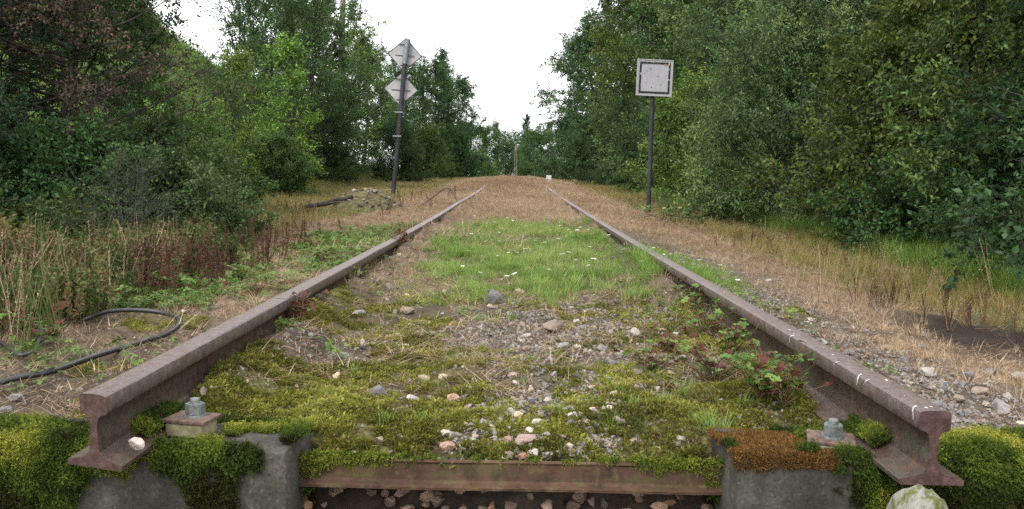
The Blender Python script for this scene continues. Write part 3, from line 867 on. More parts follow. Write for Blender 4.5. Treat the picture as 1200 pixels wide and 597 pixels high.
templates('ballast', [m.copy() for m in pebs], M['stone'], (1.35, 1.35, 1.36))

def sample(n, x0, x1, y0, y1, dens, ypow=1.0):
    """points with density following a mask; ypow > 1 puts more of them near the camera"""
    y = y0 + (y1 - y0) * rng.random(n) ** ypow
    x = rng.uniform(0, 1, n)
    lo = np.maximum(x0, -.62 * y - .3); hi = np.minimum(x1, .62 * y + .3)
    x = lo + (hi - lo) * x
    keep = (rng.random(n) < dens(x, y)) & (hi > lo)
    x, y = x[keep], y[keep]
    off = ~((y < 2.235) & (np.abs(x) > .465))
    rail = np.abs(np.abs(x) - RX) > .04
    k = off & rail & ~((y < 2.125) & (np.abs(x) < .6))
    return np.stack([x[k], y[k], H(x[k], y[k])], 1)

# small gravel
P = sample(110000, -1.8, 2.1, 2.07, 9, lambda x, y: m_gravel(x, y) * .8 + .07 * (np.abs(x) < 2), 1.8)
scatter('gravel', 'pebble', P + np.array([0, 0, .002]), rng.uniform(.005, .014, len(P)) + .014 * rng.random(len(P)) ** 4, np.stack([rng.uniform(-.5, .5, len(P)), rng.uniform(-.5, .5, len(P)), rng.uniform(0, 6.28, len(P))], 1),
        None, 'fine grey and brown gravel between the rails and along the shoulder', 'gravel')
P = sample(6000, -.8, 2.0, 2.1, 7, lambda x, y: m_gravel(x, y) * .9 + .03, 1.6)
scatter('coarse_gravel', 'ballast', P + np.array([0, 0, .004]), rng.uniform(.016, .034, len(P)), np.stack([rng.uniform(-.5, .5, len(P)), rng.uniform(-.5, .5, len(P)), rng.uniform(0, 6.28, len(P))], 1),
        None, 'coarse grey ballast stones lying between the rails', 'gravel')
# moss on the soil
P = sample(190000, -1.7, 1.6, 2.07, 5.2, lambda x, y: m_moss(x, y) * sstep(.33, .54, fbm(x * 13, y * 13, 53, 3)) * (.35 + .65 * sstep(.3, .6, fbm(x * 4, y * 4, 58, 2))), 1.7)
ti = np.clip(.12 + 1.5 * (fbm(P[:, 0] * 6, P[:, 1] * 6, 301, 4) - .28) + rng.normal(0, .1, len(P)), 0, 1)
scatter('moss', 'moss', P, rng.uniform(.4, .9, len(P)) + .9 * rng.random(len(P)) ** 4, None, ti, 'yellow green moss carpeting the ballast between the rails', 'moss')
# dark scraps of dead leaves and stalks trapped in the moss
P = sample(9000, -1.7, 1.7, 2.1, 6, lambda x, y: .25 + .75 * sstep(.45, .6, fbm(x * 3.5, y * 3.5, 363, 3)), 1.6); P[:, 2] += .006
scatter('leaf_litter', 'litter', P, rng.uniform(.12, .45, len(P)), None, None, 'dark scraps of dead leaves and stalks in the moss', 'litter')
# green grass patch
P = sample(27000, -.9, 1.7, 3.7, 12, lambda x, y: m_green(x, y) * (.10 + .9 * sstep(.32, .52, fbm(x * 3.4, y * 2.0, 303, 4))), 1.15)
ti = np.clip(.5 + 1.2 * (fbm(P[:, 0] * 2.2, P[:, 1] * 1.5, 305, 3) - .45) + rng.normal(0, .16, len(P)) + .12 * (P[:, 1] > 8), 0, 1)
scatter('grass', 'grass', P, (rng.uniform(.25, .6, len(P)) + .55 * rng.random(len(P)) ** 5) * (.55 + .6 * sstep(.3, .7, fbm(P[:, 0] * 3, P[:, 1] * 2, 304, 3))), None, ti, 'fresh green grass growing between the rails', 'grass')
n = 170; y = rng.uniform(4.5, 6.0, n); x = np.where(rng.random(n) < .5, rng.uniform(.79, .832, n), rng.uniform(.908, .97, n))
P = np.stack([x, y, H(x, y)], 1)[fbm(y * 1.3, y * 0, 307, 2) > .42]
scatter('rail_grass', 'grass', P, rng.uniform(.7, 1.45, len(P)), None, rng.uniform(.3, .8, len(P)), 'grass blades leaning over the rail beside the green patch', 'grass')
P = sample(420, -.6, 1.0, 2.25, 4.2, lambda x, y: .06 + .6 * (x > .15) * (x < .6) * (y < 3), 1.2)
scatter('grass_sprouts', 'grass', P, rng.uniform(.3, .6, len(P)), None, rng.uniform(.3, .7, len(P)), 'small grass sprouts among the moss and stones by the tie bar', 'grass')
P = sample(420, -.5, 1.3, 4.6, 10, lambda x, y: m_green(x, y) * .25, 1.0)
scatter('daisies', 'daisy', P, rng.uniform(.7, 1.25, len(P)), None, None, 'small white daisies dotted in the green grass', 'flowers')
# dry grass over the far track and both shoulders
P = sample(70000, -4.6, 4.4, 2.7, 62, lambda x, y: m_dry(x, y) * (.35 + .65 * sstep(4, 12, y)), 1.7)
ti = np.clip(.52 + 1.3 * (fbm(P[:, 0] * .9, P[:, 1] * .35, 311, 3) - .5) + rng.normal(0, .2, len(P)), 0, 1)
scatter('dry_grass', 'dry', P, rng.uniform(.5, 1.0, len(P)) * (.75 + .35 * sstep(10, 30, P[:, 1])), None, ti, 'short pinkish brown dead grass covering the far track', 'grass')
P = sample(19000, -2.8, 3.2, 2.2, 9, lambda x, y: (.3 + .5 * sstep(.5, .65, fbm(x * 3, y * 3, 309, 2))) * (np.abs(x) < .84) * (y > 2.5) + m_dry(x, y) * .6 + .3 * (x < -.95) * (x > -2.2) + .12 * (x > 1.2) * (1 - .8 * m_dark_patch(x, y)), 1.5)
P[:, 2] += .012
scatter('straw', 'straw', P, rng.uniform(.2, .85, len(P)), None, None, 'loose straw lying on the soil along the rails', 'straw')
# verges
P = sample(30000, -9, 6.0, 3.0, 45, lambda x, y: m_verge(x, y) * (1 - .95 * m_dark_patch(x, y)) * (1 - .3 * (x < 0) * (y < 7)), 1.5)
xx = P[:, 0]
ti = np.clip(.78 - .5 * sstep(2.6, 4.0, xx) - .2 * (xx < 0) * sstep(-2.5, -5, xx) + rng.normal(0, .14, len(P)) + .5 * (fbm(P[:, 0], P[:, 1], 317, 2) - .5), 0, 1)
scatter('verge_grass', 'olive', P, rng.uniform(.3, .75, len(P)) * (.5 + 1.0 * fbm(P[:, 0] * 1.3, P[:, 1] * 1.0, 319, 3)) , None, ti, 'yellowing knee-high grass along the edges of the woods', 'grass')
P = sample(9000, 3.3, 6.2, 5, 32, lambda x, y: sstep(3.3, 3.9, x + .8 * (fbm(x * .7, y * .5, 321, 2) - .5)), 1.3)
scatter('lush_grass', 'lush', P, rng.uniform(.5, 1.1, len(P)), None, rng.uniform(0, .2, len(P)), 'lush green grass in the shade of the woods by the square sign', 'grass')
# dead docks and hay
P = np.concatenate([sample(2600, -3.4, -1.6, 3.8, 10, lambda x, y: np.exp(-((x + 2.25) / .5) ** 2 - ((y - 5.7) / 1.5) ** 2) * sstep(.36, .56, fbm(x * 2, y * 1.5, 359, 3)), 1),
                    sample(700, 1.9, 3.7, 4.6, 11, lambda x, y: .3 * np.exp(-((x - 2.65) / .45) ** 2) * sstep(.45, .6, fbm(x * 1.2, y * .9, 331, 2)), 1),
                    sample(60, 2.0, 3.0, 3.9, 5.4, lambda x, y: .5 + 0 * x, 1),
                    sample(200, -3.5, -1.2, 8, 20, lambda x, y: .3 * sstep(.5, .6, fbm(x * 1.2, y * .9, 333, 2)), 1)])
scatter('dead_weeds', 'dead', P, rng.uniform(.35, .9, len(P)) * np.where(P[:, 0] > 0, .6, 1.0), None, None, 'dark brown dead dock stalks standing in the verges', 'weeds')
P = np.concatenate([sample(1500, -4.2, -1.9, 3.2, 9, lambda x, y: .2 * sstep(.42, .6, fbm(x * 1.5, y * 1.2, 335, 2)), 1),
                    sample(300, 1.6, 3.6, 4.0, 10, lambda x, y: .12 * sstep(.5, .6, fbm(x * 1.5, y * 1.2, 337, 2)), 1)])
scatter('tall_hay', 'hay', P, rng.uniform(.25, .7, len(P)), None, None, 'tall pale hay stalks among the weeds', 'grass')
# low leafy weeds, green and red
P = np.concatenate([sample(5200, -3.2, -1.15, 2.6, 9, lambda x, y: sstep(.46, .6, fbm(x * 1.6, y * 1.3, 341, 2)) * np.exp(-((x + 1.75) / .45) ** 2) * (1 - .8 * sstep(4.1, 3.7, y)), 1),
                    sample(3200, -2.1, -1.0, 4.0, 9.5, lambda x, y: sstep(.47, .6, fbm(x * 2.4, y * 1.6, 367, 3)), 1),
                    sample(1500, -3.6, -1.9, 8, 18, lambda x, y: .5 * sstep(.48, .6, fbm(x * 1.2, y * .6, 343, 2)), 1),
                    sample(700, -.95, -.6, 2.9, 7, lambda x, y: .15 * sstep(.5, .6, fbm(x * 2, y * 2, 345, 2)), 1),
                    sample(500, .5, 1.3, 2.3, 5, lambda x, y: .3 * sstep(.5, .6, fbm(x * 2, y * 2, 347, 2)), 1)])
scatter('low_weeds', 'herb', P, rng.uniform(.3, .85, len(P)), None, np.clip(.55 + .9 * (fbm(P[:, 0] * 2, P[:, 1] * 2, 349, 2) - .5) + rng.normal(0, .18, len(P)), 0, 1), 'low leafy weeds turning red beside the rail', 'weeds')

# nettles, rushes and other rank weeds on the bank under the reddish tree
P = sample(6500, -5.2, -1.75, 3.6, 10.5, lambda x, y: sstep(-1.7, -2.5, x + .25 * np.clip(y - 6, 0, 9)) * sstep(10.5, 8, y) * (.15 + .85 * sstep(.4, .6, fbm(x * 1.4, y * 1.1, 351, 3))), 1.2)
scatter('rank_weeds', 'nettle', P, (rng.uniform(.18, .6, len(P)) + .3 * sstep(-2.7, -3.8, P[:, 0])) * (.35 + 1.3 * fbm(P[:, 0] * 1.6, P[:, 1] * 1.4, 357, 3)), None, np.clip(.5 + 1.4 * (fbm(P[:, 0] * .9, P[:, 1] * .9, 353, 2) - .5) + rng.normal(0, .15, len(P)), 0, 1), 'rank green and brown weeds on the bank below the reddish tree', 'weeds')
P = sample(34, -3.2, -1.7, 3.2, 5.2, lambda x, y: np.exp(-((x + .56 * y) / .25) ** 2), 1)
scatter('rushes', 'rush', P, rng.uniform(.5, .95, len(P)), None, rng.uniform(.1, .9, len(P)), 'dark green rushes standing at the frame edge above the cables', 'rushes')
P = sample(5200, -4.2, 3.8, 7, 34, lambda x, y: sstep(.5, .62, fbm(x * 1.0, y * .45, 365, 3)) * (.25 + .75 * (np.abs(x) > 1)), 1.4)
scatter('far_tufts', 'olive', P, rng.uniform(.14, .4, len(P)), None, rng.uniform(.25, .9, len(P)), 'yellow green tufts scattered over the far track', 'grass')
# pale dry scraps over the far track
P = sample(4200, -2.6, 2.2, 6.5, 40, lambda x, y: sstep(.52, .62, fbm(x * 1.1, y * .5, 355, 3)), 1.6); P[:, 2] += .03
scatter('dry_scraps', 'straw', P, rng.uniform(.6, 1.5, len(P)), None, rng.uniform(.5, 1, len(P)), 'pale bleached straw strewn over the far track', 'straw')

hv = HILLV[0]; hv = hv[(hv[:, 0] > -45) & (hv[:, 1] < 84) & (hv[:, 2] > .2)]
P = np.repeat(hv, 5, 0) + rng.uniform(-.45, .45, (len(hv) * 5, 3)) * np.array([1, 1, .1])
scatter('hillside_scrub', 'scrub', P, rng.uniform(1.2, 3.6, len(P)), None, np.clip(.35 + 1.5 * (fbm(P[:, 0] * .3, P[:, 1] * .3, 361, 3) - .5) + rng.normal(0, .12, len(P)) - .15, 0, .6), 'rough green grass and bracken covering the hillside', 'grass')

# moss hanging over the sleeper blocks
def block_surf(x, t, nz):
    """over the top (t < 0) and down the front (t > 0) of a sleeper block, with the cushion's thickness"""
    off = -.012 + .016 * sstep(-.26, -.08, t) + np.where(x > 0, .028, .010) * sstep(.93, 1.1, np.abs(x)) * (.1 + 1.7 * nz) * sstep(.26, .02, t) * sstep(np.where(x > 0, -.24, -.2), -.06, t)
    q = .03
    th = np.clip((t + q) / (2 * q), 0, 1) * math.pi / 2
    y = np.where(t < -q, BLK0 - t, BLK0 + q - q * np.sin(th)); z = np.where(t > q, -t, -q + q * np.cos(th))
    return np.stack([x, y - np.sin(th) * off, z + np.cos(th) * off], -1), th

def block_moss():
    Pt, Rt, St, Tt = [], [], [], []
    Pr, Rr, Sr = [], [], []
    for sx in (-1, 1):
        n = 32000
        x = rng.uniform(.50, 1.36, n) * sx; t = rng.uniform(-.26, .17, n); ax = np.abs(x)
        nz = fbm(x * 7 + 3, t * 5, 401, 3); nlow = fbm(x * 6, t * 0 + 2, 405, 3); nb = fbm(x * 12, t * 12, 407, 3)
        drip = .01 + .26 * np.clip(nlow - .22, 0, 1) + .06 * (ax > .98)
        if sx < 0:
            keep = np.where(t < 0, nb > .30, (t < drip * np.where(ax < .62, .45, 1.2)) & (nb > .33))
            bare = ((ax < .80) & (ax > .53) & (t < -.02) & (t > -.22))
            keep &= ~(bare & (nb < .62))
        else:
            keep = np.where(t < 0, nb > .25, (t < drip * np.where(ax < .72, .12, 1.0)) & (nb > .33))
            keep &= ~((ax < .80) & (ax > .70) & (t < -.05) & (t > -.18) & (rng.random(n) < .75))
        keep |= (ax > .96) & (t < drip * 1.4) & (nb > .38)
        keep &= ~((ax > .95) & (t < np.where(sx > 0, -.19, -.15) + .1 * (nlow - .5)))
        keep &= ~((np.abs(ax - .753) < .068) & (t < -.055) & (t > -.18))
        foot = (np.abs(ax - RX) < .07) & (t < .012)
        creep = (ax > RX - .05) & (ax < RX - .012) & (t < -.015 - .04 * nlow)
        keep &= ~foot | creep
        rust = (sx > 0) & (ax < .74) & (t < .02) & (nb > .36) & ~((ax > .70) & (t < -.14))
        x, t, nz, rust, ax, nb = [q[keep] for q in (x, t, nz, rust, ax, nb)]
        P, th = block_surf(x, t, nz); m = len(x)
        P[:, 2] += np.where((t < .01) & (np.abs(ax - RX) < .07), .012 + .02 * sstep(.06, .015, np.abs(ax - RX)), 0) + .012 * nb * (t < -.03) * (np.abs(ax - .83) < .03)
        rx = th * 1.25 + rng.normal(.05, .35, m)
        rot = np.stack([rx, rng.normal(0, .35, m), np.where(t < -.02, rng.uniform(0, 6.28, m), rng.normal(0, .5, m))], 1)
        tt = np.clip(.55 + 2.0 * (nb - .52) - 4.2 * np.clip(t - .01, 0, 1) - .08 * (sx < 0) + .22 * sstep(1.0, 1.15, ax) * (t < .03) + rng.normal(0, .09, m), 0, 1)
        Pt.append(P[~rust]); Rt.append(rot[~rust]); St.append((rng.uniform(.35, .9, m) + .6 * rng.random(m) ** 5)[~rust] * (.6 + .8 * nz[~rust])); Tt.append(tt[~rust])
        Pr.append(P[rust]); Rr.append(rot[rust]); Sr.append(rng.uniform(.45, .95, m)[rust])
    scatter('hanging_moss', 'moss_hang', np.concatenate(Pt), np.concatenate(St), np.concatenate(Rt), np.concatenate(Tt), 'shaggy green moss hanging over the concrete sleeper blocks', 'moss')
    scatter('rusty_moss', 'moss_rust', np.concatenate(Pr), np.concatenate(Sr), np.concatenate(Rr), None, 'rust orange moss on the sleeper block beside the bolt', 'moss')
    # fringe along the tie bar and in the corners
    n = 5200
    x = rng.uniform(-.53, .53, n); w = sstep(.16, .5, np.abs(x)); nl = fbm(x * 9, x * 0, 411, 3)
    k = rng.random(n) < (.03 + .97 * w ** 1.5) * sstep(.25, .5, nl)
    x = x[k]; w = w[k]; m = len(x)
    d = rng.random(m) ** 1.7 * (.02 + .10 * sstep(.42, .52, np.abs(x)))
    P = np.stack([x, 2.095 - .016 * rng.random(m), -.046 - d], 1)
    rot = np.stack([rng.normal(1.5, .5, m), rng.normal(0, .3, m), rng.normal(0, .4, m)], 1)
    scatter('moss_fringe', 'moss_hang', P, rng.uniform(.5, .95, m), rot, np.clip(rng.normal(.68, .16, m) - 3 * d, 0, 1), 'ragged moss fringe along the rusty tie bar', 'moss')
    # cushion mass under the shaggy moss outside the rails is built as a lumpy pad
    for sx in (-1, 1):
        xs = np.linspace(.945, 1.36, 60) * sx; ss = np.linspace(-.27, .20, 60)
        X, S = np.meshgrid(xs, ss)
        V = block_surf(X, S, fbm(X * 7 + 3, S * 5, 401, 3))[0].reshape(-1, 3)
        i = np.arange(59)[:, None] * 60; j = np.arange(59)[None]
        Q = np.stack([i + j, i + j + 1, i + 61 + j, i + 60 + j], -1).reshape(-1, 4)
        o = obj('moss_cushion', mesh_from('moss_cushion', V, quads=Q, smooth=True), M['moss_pad'])
        tag(o, 'thick moss cushion on the sleeper end outside the %s' % ('rail with the white stone' if sx < 0 else 'rail with the droppings'), 'moss', None, 'stuff')
M['moss_pad'] = m_simple('moss_pad', [(.3, (.03, .035, .008)), (.7, (.09, .10, .02))], 30, .95, .1)
block_moss()

# ------------------------------------------------------------------ trees
def make_tree(seed, h, r, cb=.2, shape='round', npuff=70, pr=.6, ntwig=10, nleaf=26, ls=.06, lw=.5, stems=1, up=.3, droop=0.0, tr=.10, bare=0.0, twigrad=.006, lean=.1):
    g = np.random.default_rng(seed)
    items = []
    stem_paths = []
    for s in range(stems):
        a = g.uniform(0, 6.283); sp = (r * .35 if stems > 1 else r * lean) * g.uniform(.4, 1)
        top = np.array([math.cos(a) * sp, math.sin(a) * sp, h * (.93 if stems == 1 else g.uniform(.65, .93))])
        base = np.array([math.cos(a), math.sin(a), 0]) * (.06 * r if stems > 1 else 0) + np.array([0, 0, -.25])
        t = np.linspace(0, 1, 10)[:, None]
        P = base + (top - base) * t + .05 * h * np.sin(t * math.pi) * g.normal(size=3) * np.array([1, 1, 0]) + .012 * h * g.normal(size=(10, 3)) * t
        stem_paths.append(P); items.append((P, tr * (1 - .86 * t[:, 0] ** .8) / math.sqrt(stems)))
    t = np.sort(cb + (1 - cb) * g.random(npuff) ** (.85 if shape != 'bush' else 1.15))
    u = (t - cb) / (1 - cb)
    if shape == 'round': f = np.sqrt(np.clip(1 - ((u - .42) / .6) ** 2, .04, 1))
    elif shape == 'cone': f = np.clip(1.02 - u, 0, 1) ** .8 * np.clip(.35 + 3 * u, 0, 1)
    elif shape == 'column': f = np.clip(1.1 - u ** 3, .1, 1) * np.clip(.5 + 2 * u, 0, 1)
    else: f = np.sqrt(np.clip(1 - (u * .97) ** 2, .04, 1))
    a = g.uniform(0, 6.283, npuff)
    ang = 1 + .30 * np.sin(2 * a + g.uniform(0, 6)) * g.uniform(.3, 1) + .22 * np.sin(3 * a + 5 * u + g.uniform(0, 6))
    rad = r * f * ang * g.random(npuff) ** .45
    C = np.stack([rad * np.cos(a), rad * np.sin(a), t * h + .04 * h * g.normal(size=npuff)], 1)
    C[:, 2] = np.maximum(C[:, 2], .12 * pr)
    st, dr, ln, ti = [], [], [], []
    for k in range(npuff):
        P = stem_paths[g.integers(stems)]
        zz = max(.03 * h, C[k, 2] - (.25 + up) * (rad[k] + .25))
        base = np.array([np.interp(zz, P[:, 2], P[:, i]) for i in range(3)])
        q = np.linspace(0, 1, 6)[:, None]
        mid = (base + C[k]) / 2 + np.array([0, 0, -.10 * rad[k] + .3 * droop]) + .08 * rad[k] * g.normal(size=3)
        B = (1 - q) ** 2 * base + 2 * q * (1 - q) * mid + q ** 2 * C[k]
        br = tr * .2 * (.35 + .65 * min(rad[k] / r, 1))
        items.append((B, np.linspace(br, twigrad, 6)))
        out = C[k] * np.array([1, 1, 0]); out = out / (np.linalg.norm(out) + .2)
        d = rand_dirs(g, ntwig) + out * .55 + np.array([0, 0, up - droop])
        d /= np.linalg.norm(d, axis=1)[:, None]
        w = g.uniform(.65, 1, ntwig)[:, None]
        sp = np.stack([np.interp(w[:, 0], q[:, 0], B[:, i]) for i in range(3)], 1)
        L = pr * g.uniform(.45, 1.15, ntwig)
        st.append(sp); dr.append(d); ln.append(L); ti.append(np.full(ntwig, np.clip(g.normal(.45, .16), 0, 1)))
        for m in range(ntwig):
            bend = np.array([0, 0, -droop * .3]) * L[m]
            items.append((np.array([sp[m], sp[m] + d[m] * L[m] * .5, sp[m] + d[m] * L[m] + bend]), np.array([twigrad, twigrad * .7, twigrad * .25])))
    st, dr, ln, ti = np.concatenate(st), np.concatenate(dr), np.concatenate(ln), np.concatenate(ti)
    big = [it for it in items[:stems + 0]]
    Vs, Qs, off = [], [], 0
    for k, (P, rad_) in enumerate(items):
        V, Q = tube_arrays(P, rad_, 9 if k < stems else (5 if len(P) == 6 else 3))
        Vs.append(V); Qs.append(Q + off); off += len(V)
    trunk = mesh_from('trunk', np.concatenate(Vs), quads=np.concatenate(Qs), smooth=True)
    if bare:
        keep = g.random(len(st)) > bare; st, dr, ln, ti = st[keep], dr[keep], ln[keep], ti[keep]
    n = len(st) * nleaf
    S, D, L, T = [np.repeat(q, nleaf, axis=0) for q in (st, dr, ln, ti)]
    w = .15 + .9 * g.random(n) ** .8
    p = S + D * (L * w)[:, None] + np.array([0, 0, -droop * .3]) * (L * w ** 2)[:, None] + rand_dirs(g, n) * (ls * g.uniform(.2, 1.3, n))[:, None]
    d = D * .7 + rand_dirs(g, n) * .9 + np.array([0, 0, -.25 - droop])
    nn = rand_dirs(g, n) * .8 + np.array([0, 0, .9])
    V, Q = leaf_quads(p, d, nn, ls * g.uniform(.55, 1.2, n), lw)
    crown = mesh_from('crown', V, quads=Q, fattr={'tint': np.clip(T + g.normal(0, .17, n), 0, 1)})
    trunk.materials.append(M['greywood'] if bare >= .3 and h < 3 else M['bark']); crown.materials.append(M['leaf'])
    return trunk, crown

TREES = {
    'oak1': make_tree(1, 9.0, 2.9, .04, 'round', 135, .74, 12, 32, .112, .6, 1, .15, tr=.15),
    'oak2': make_tree(2, 8.5, 3.1, .03, 'round', 135, .78, 12, 32, .112, .6, 2, .1, tr=.15),
    'oak3': make_tree(3, 8.0, 2.7, .04, 'round', 125, .8, 12, 30, .105, .55, 3, .2, tr=.14),
    'near1': make_tree(4, 7.0, 2.6, .03, 'round', 165, .54, 13, 32, .068, .6, 2, .1, tr=.13),
    'near2': make_tree(5, 6.5, 2.8, .02, 'bush', 165, .54, 13, 32, .066, .6, 3, .1, tr=.12),
    'willow1': make_tree(6, 7.0, 1.9, .12, 'column', 85, .75, 11, 30, .095, .36, 4, .85, tr=.10, bare=.1),
    'willow2': make_tree(7, 6.2, 2.0, .04, 'round', 120, .7, 12, 34, .085, .34, 4, .5, tr=.10),
    'bush1': make_tree(8, 3.0, 1.75, .02, 'bush', 130, .5, 12, 34, .066, .38, 5, .45, tr=.05, twigrad=.004),
    'bush2': make_tree(9, 2.4, 1.6, .02, 'bush', 110, .45, 12, 32, .066, .55, 5, .25, tr=.05, twigrad=.004),
    'thicket': make_tree(10, 1.3, 1.3, .02, 'bush', 100, .34, 11, 26, .056, .65, 6, .2, tr=.03, twigrad=.003),
    'poplar': make_tree(11, 9.0, 1.25, .08, 'cone', 90, .7, 10, 22, .12, .6, 1, .6, tr=.10, bare=.3),
    'fir': make_tree(12, 9.0, 1.7, .03, 'cone', 120, .65, 11, 28, .11, .4, 1, -.05, .15, tr=.12),
    'sapling': make_tree(13, 3.2, .85, .06, 'column', 42, .45, 9, 22, .075, .5, 3, .6, tr=.03, twigrad=.003, bare=.05),
    'copper': make_tree(14, 5.2, 2.3, .10, 'round', 170, .55, 12, 22, .055, .55, 4, .15, tr=.09, bare=.1, twigrad=.004),
    'twiggy': make_tree(15, 1.7, 1.0, .03, 'bush', 60, .45, 10, 6, .035, .4, 6, .5, tr=.03, twigrad=.0035, bare=.3),
}
def plant_tree(var, x, y, s=1.0, rz=0.0, col=(1, 1, 1), name='broadleaf_tree', label='', cat='tree', group=None, z=None, sz=1.0):
    tm, cm = TREES[var]
    e = empty(name, (x, y, float(ground_smooth(x, y)) if z is None else z), (0, 0, rz))
    e.scale = (s, s, s * sz)
    tag(e, label, cat, group)
    for nm, me in (('trunk', tm), ('crown', cm)):
        o = bpy.data.objects.new(nm, me); COL.objects.link(o); o.parent = e
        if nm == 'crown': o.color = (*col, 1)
    return e

GRN, SHADED, YEL, GRY, BLU, RED, LIT = (1, 1, 1), (.34, .52, .48), (1.7, 1.35, .7), (1.05, 1.05, 1.15), (.75, .98, 1.1), (1.75, .62, 1.3), (1.6, 1.55, 1.15)  # the darkest tint puts the shade of the deep woods into the leaf colour
TG, SG = 'trees lining the track', 'shrubs at the foot of the woods'
# wooded side with the square sign, nearest first
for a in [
    ('near2', 6.6, 5.6, 1.0, .3, SHADED, 'broadleaf_tree', 'very dark broadleaf tree filling the frame edge beside the dark soil patch', 'tree', TG),
    ('near1', 6.3, 8.4, 1.05, 1.9, SHADED, 'broadleaf_tree', 'dark leafy tree overhanging behind the yellow-tipped sapling', 'tree', TG),
    ('oak1', 10.2, 8.6, 1.0, 4.0, SHADED, 'broadleaf_tree', 'deep shaded tree in the top corner behind the dark edge tree', 'tree', TG),
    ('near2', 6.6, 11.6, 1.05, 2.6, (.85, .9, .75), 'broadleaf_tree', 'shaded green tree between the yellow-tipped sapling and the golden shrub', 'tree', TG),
    ('oak2', 9.3, 12.5, 1.0, .4, SHADED, 'broadleaf_tree', 'tall dark tree rising behind the golden shrub', 'tree', TG),
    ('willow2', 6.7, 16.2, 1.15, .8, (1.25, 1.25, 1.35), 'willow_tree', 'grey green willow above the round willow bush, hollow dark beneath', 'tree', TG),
    ('oak1', 9.6, 18.0, 1.0, 2.2, SHADED, 'broadleaf_tree', 'dark tree behind the grey willow, cut by the top of the frame', 'tree', TG),
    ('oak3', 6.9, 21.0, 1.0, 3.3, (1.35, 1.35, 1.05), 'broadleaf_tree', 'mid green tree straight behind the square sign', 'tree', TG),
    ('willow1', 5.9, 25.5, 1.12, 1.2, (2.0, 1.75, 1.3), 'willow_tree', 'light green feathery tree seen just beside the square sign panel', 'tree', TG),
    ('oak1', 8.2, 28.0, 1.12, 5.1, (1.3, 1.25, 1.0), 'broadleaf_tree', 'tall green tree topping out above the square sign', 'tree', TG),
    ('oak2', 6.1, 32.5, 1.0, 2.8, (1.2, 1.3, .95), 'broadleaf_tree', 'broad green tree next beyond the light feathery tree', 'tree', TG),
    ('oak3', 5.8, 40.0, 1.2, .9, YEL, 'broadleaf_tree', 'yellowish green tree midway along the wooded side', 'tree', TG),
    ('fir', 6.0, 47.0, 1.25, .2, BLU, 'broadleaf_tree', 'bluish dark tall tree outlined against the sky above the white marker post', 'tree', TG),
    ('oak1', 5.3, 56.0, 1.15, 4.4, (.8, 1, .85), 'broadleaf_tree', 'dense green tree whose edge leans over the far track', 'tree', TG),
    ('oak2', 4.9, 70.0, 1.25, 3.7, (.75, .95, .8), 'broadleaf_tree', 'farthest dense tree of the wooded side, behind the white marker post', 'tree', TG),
    ('bush1', 4.35, 13.6, 1.05, .4, (2.3, 2.0, 1.8), 'willow_bush', 'round pale green willow bush to the side of the square sign post', 'shrub', SG),
    ('bush1', 4.5, 17.9, .9, 2.0, (1.8, 1.7, 1.3), 'willow_bush', 'small willow bush right behind the square sign post', 'shrub', SG),
    ('bush2', 4.6, 22.0, 1.15, 1.1, (2.0, 1.8, .9), 'leafy_shrub', 'yellow green rounded shrub below and behind the square sign', 'shrub', SG),
    ('bush2', 4.6, 28.0, 1.1, 3.0, (.9, .95, .8), 'leafy_shrub', 'dull green shrub next along past the yellow green shrub', 'shrub', SG),
    ('bush1', 4.4, 36.0, 1.1, 5.0, (.7, .85, .7), 'leafy_shrub', 'dark shrub at the tree line beyond the square sign', 'shrub', SG),
    ('bush2', 4.1, 48.0, 1.3, 4.0, (.7, .9, .75), 'leafy_shrub', 'far dark shrub crowding the track near the white marker post', 'shrub', SG),
    ('bush2', 4.9, 10.6, 1.1, .7, (1.45, 1.1, .55), 'golden_shrub', 'golden olive shrub in a gap of the dark woods', 'shrub', SG),
    ('sapling', 4.1, 8.3, .85, 1.0, (1.25, 1.2, .75), 'oak_sapling', 'slender sapling with yellow-tipped leaves before the dark woods', 'tree', SG),
    ('sapling', 4.75, 7.4, .75, 2.6, (.95, .85, .6), 'oak_sapling', 'shorter rusty-leaved sapling beside the yellow-tipped one', 'tree', SG),
    ('bush2', 5.0, 7.0, .9, 2.2, (.6, .75, .55), 'leafy_shrub', 'dark green shrub at the foot of the sapling', 'shrub', SG),
    ('thicket', 4.6, 6.1, 1.1, 1.2, (.55, .7, .6), 'bramble_thicket', 'near black bramble thicket at the frame edge above the lush grass', 'shrub', SG),
    ('thicket', 4.7, 8.9, 1.0, 3.2, (.7, .95, .65), 'bramble_thicket', 'low bramble thicket under the golden shrub', 'shrub', SG),
    ('twiggy', 4.5, 11.6, 1.1, 1.2, (.8, .75, .6), 'twiggy_shrub', 'grey leafless twiggy shrub between the willow bush and the golden shrub', 'shrub', SG),
    ('twiggy', 4.7, 6.6, 1.25, .2, (.6, .6, .5), 'twiggy_shrub', 'bare grey twigs standing out from the very dark tree', 'shrub', SG),
]: plant_tree(*a)
BK = 'tall trees deep in the woods behind the square sign'
for a in [
    ('oak2', 12.5, 23.0, 1.25, .7, SHADED, 'broadleaf_tree', 'tall tree deep in the woods behind the grey willow', 'tree', BK),
    ('oak1', 11.0, 36.0, 1.35, 1.7, (.8, .95, .8), 'broadleaf_tree', 'tall tree deep in the woods showing above the square sign', 'tree', BK),
    ('oak2', 9.6, 52.0, 1.35, 2.7, (.85, 1, .85), 'broadleaf_tree', 'tall tree in the woods behind the yellowish green tree', 'tree', BK),
    ('oak1', 13.5, 14.5, 1.25, 3.7, SHADED, 'broadleaf_tree', 'tall tree deep in the dark woods behind the golden shrub', 'tree', BK),
]: plant_tree(*a)
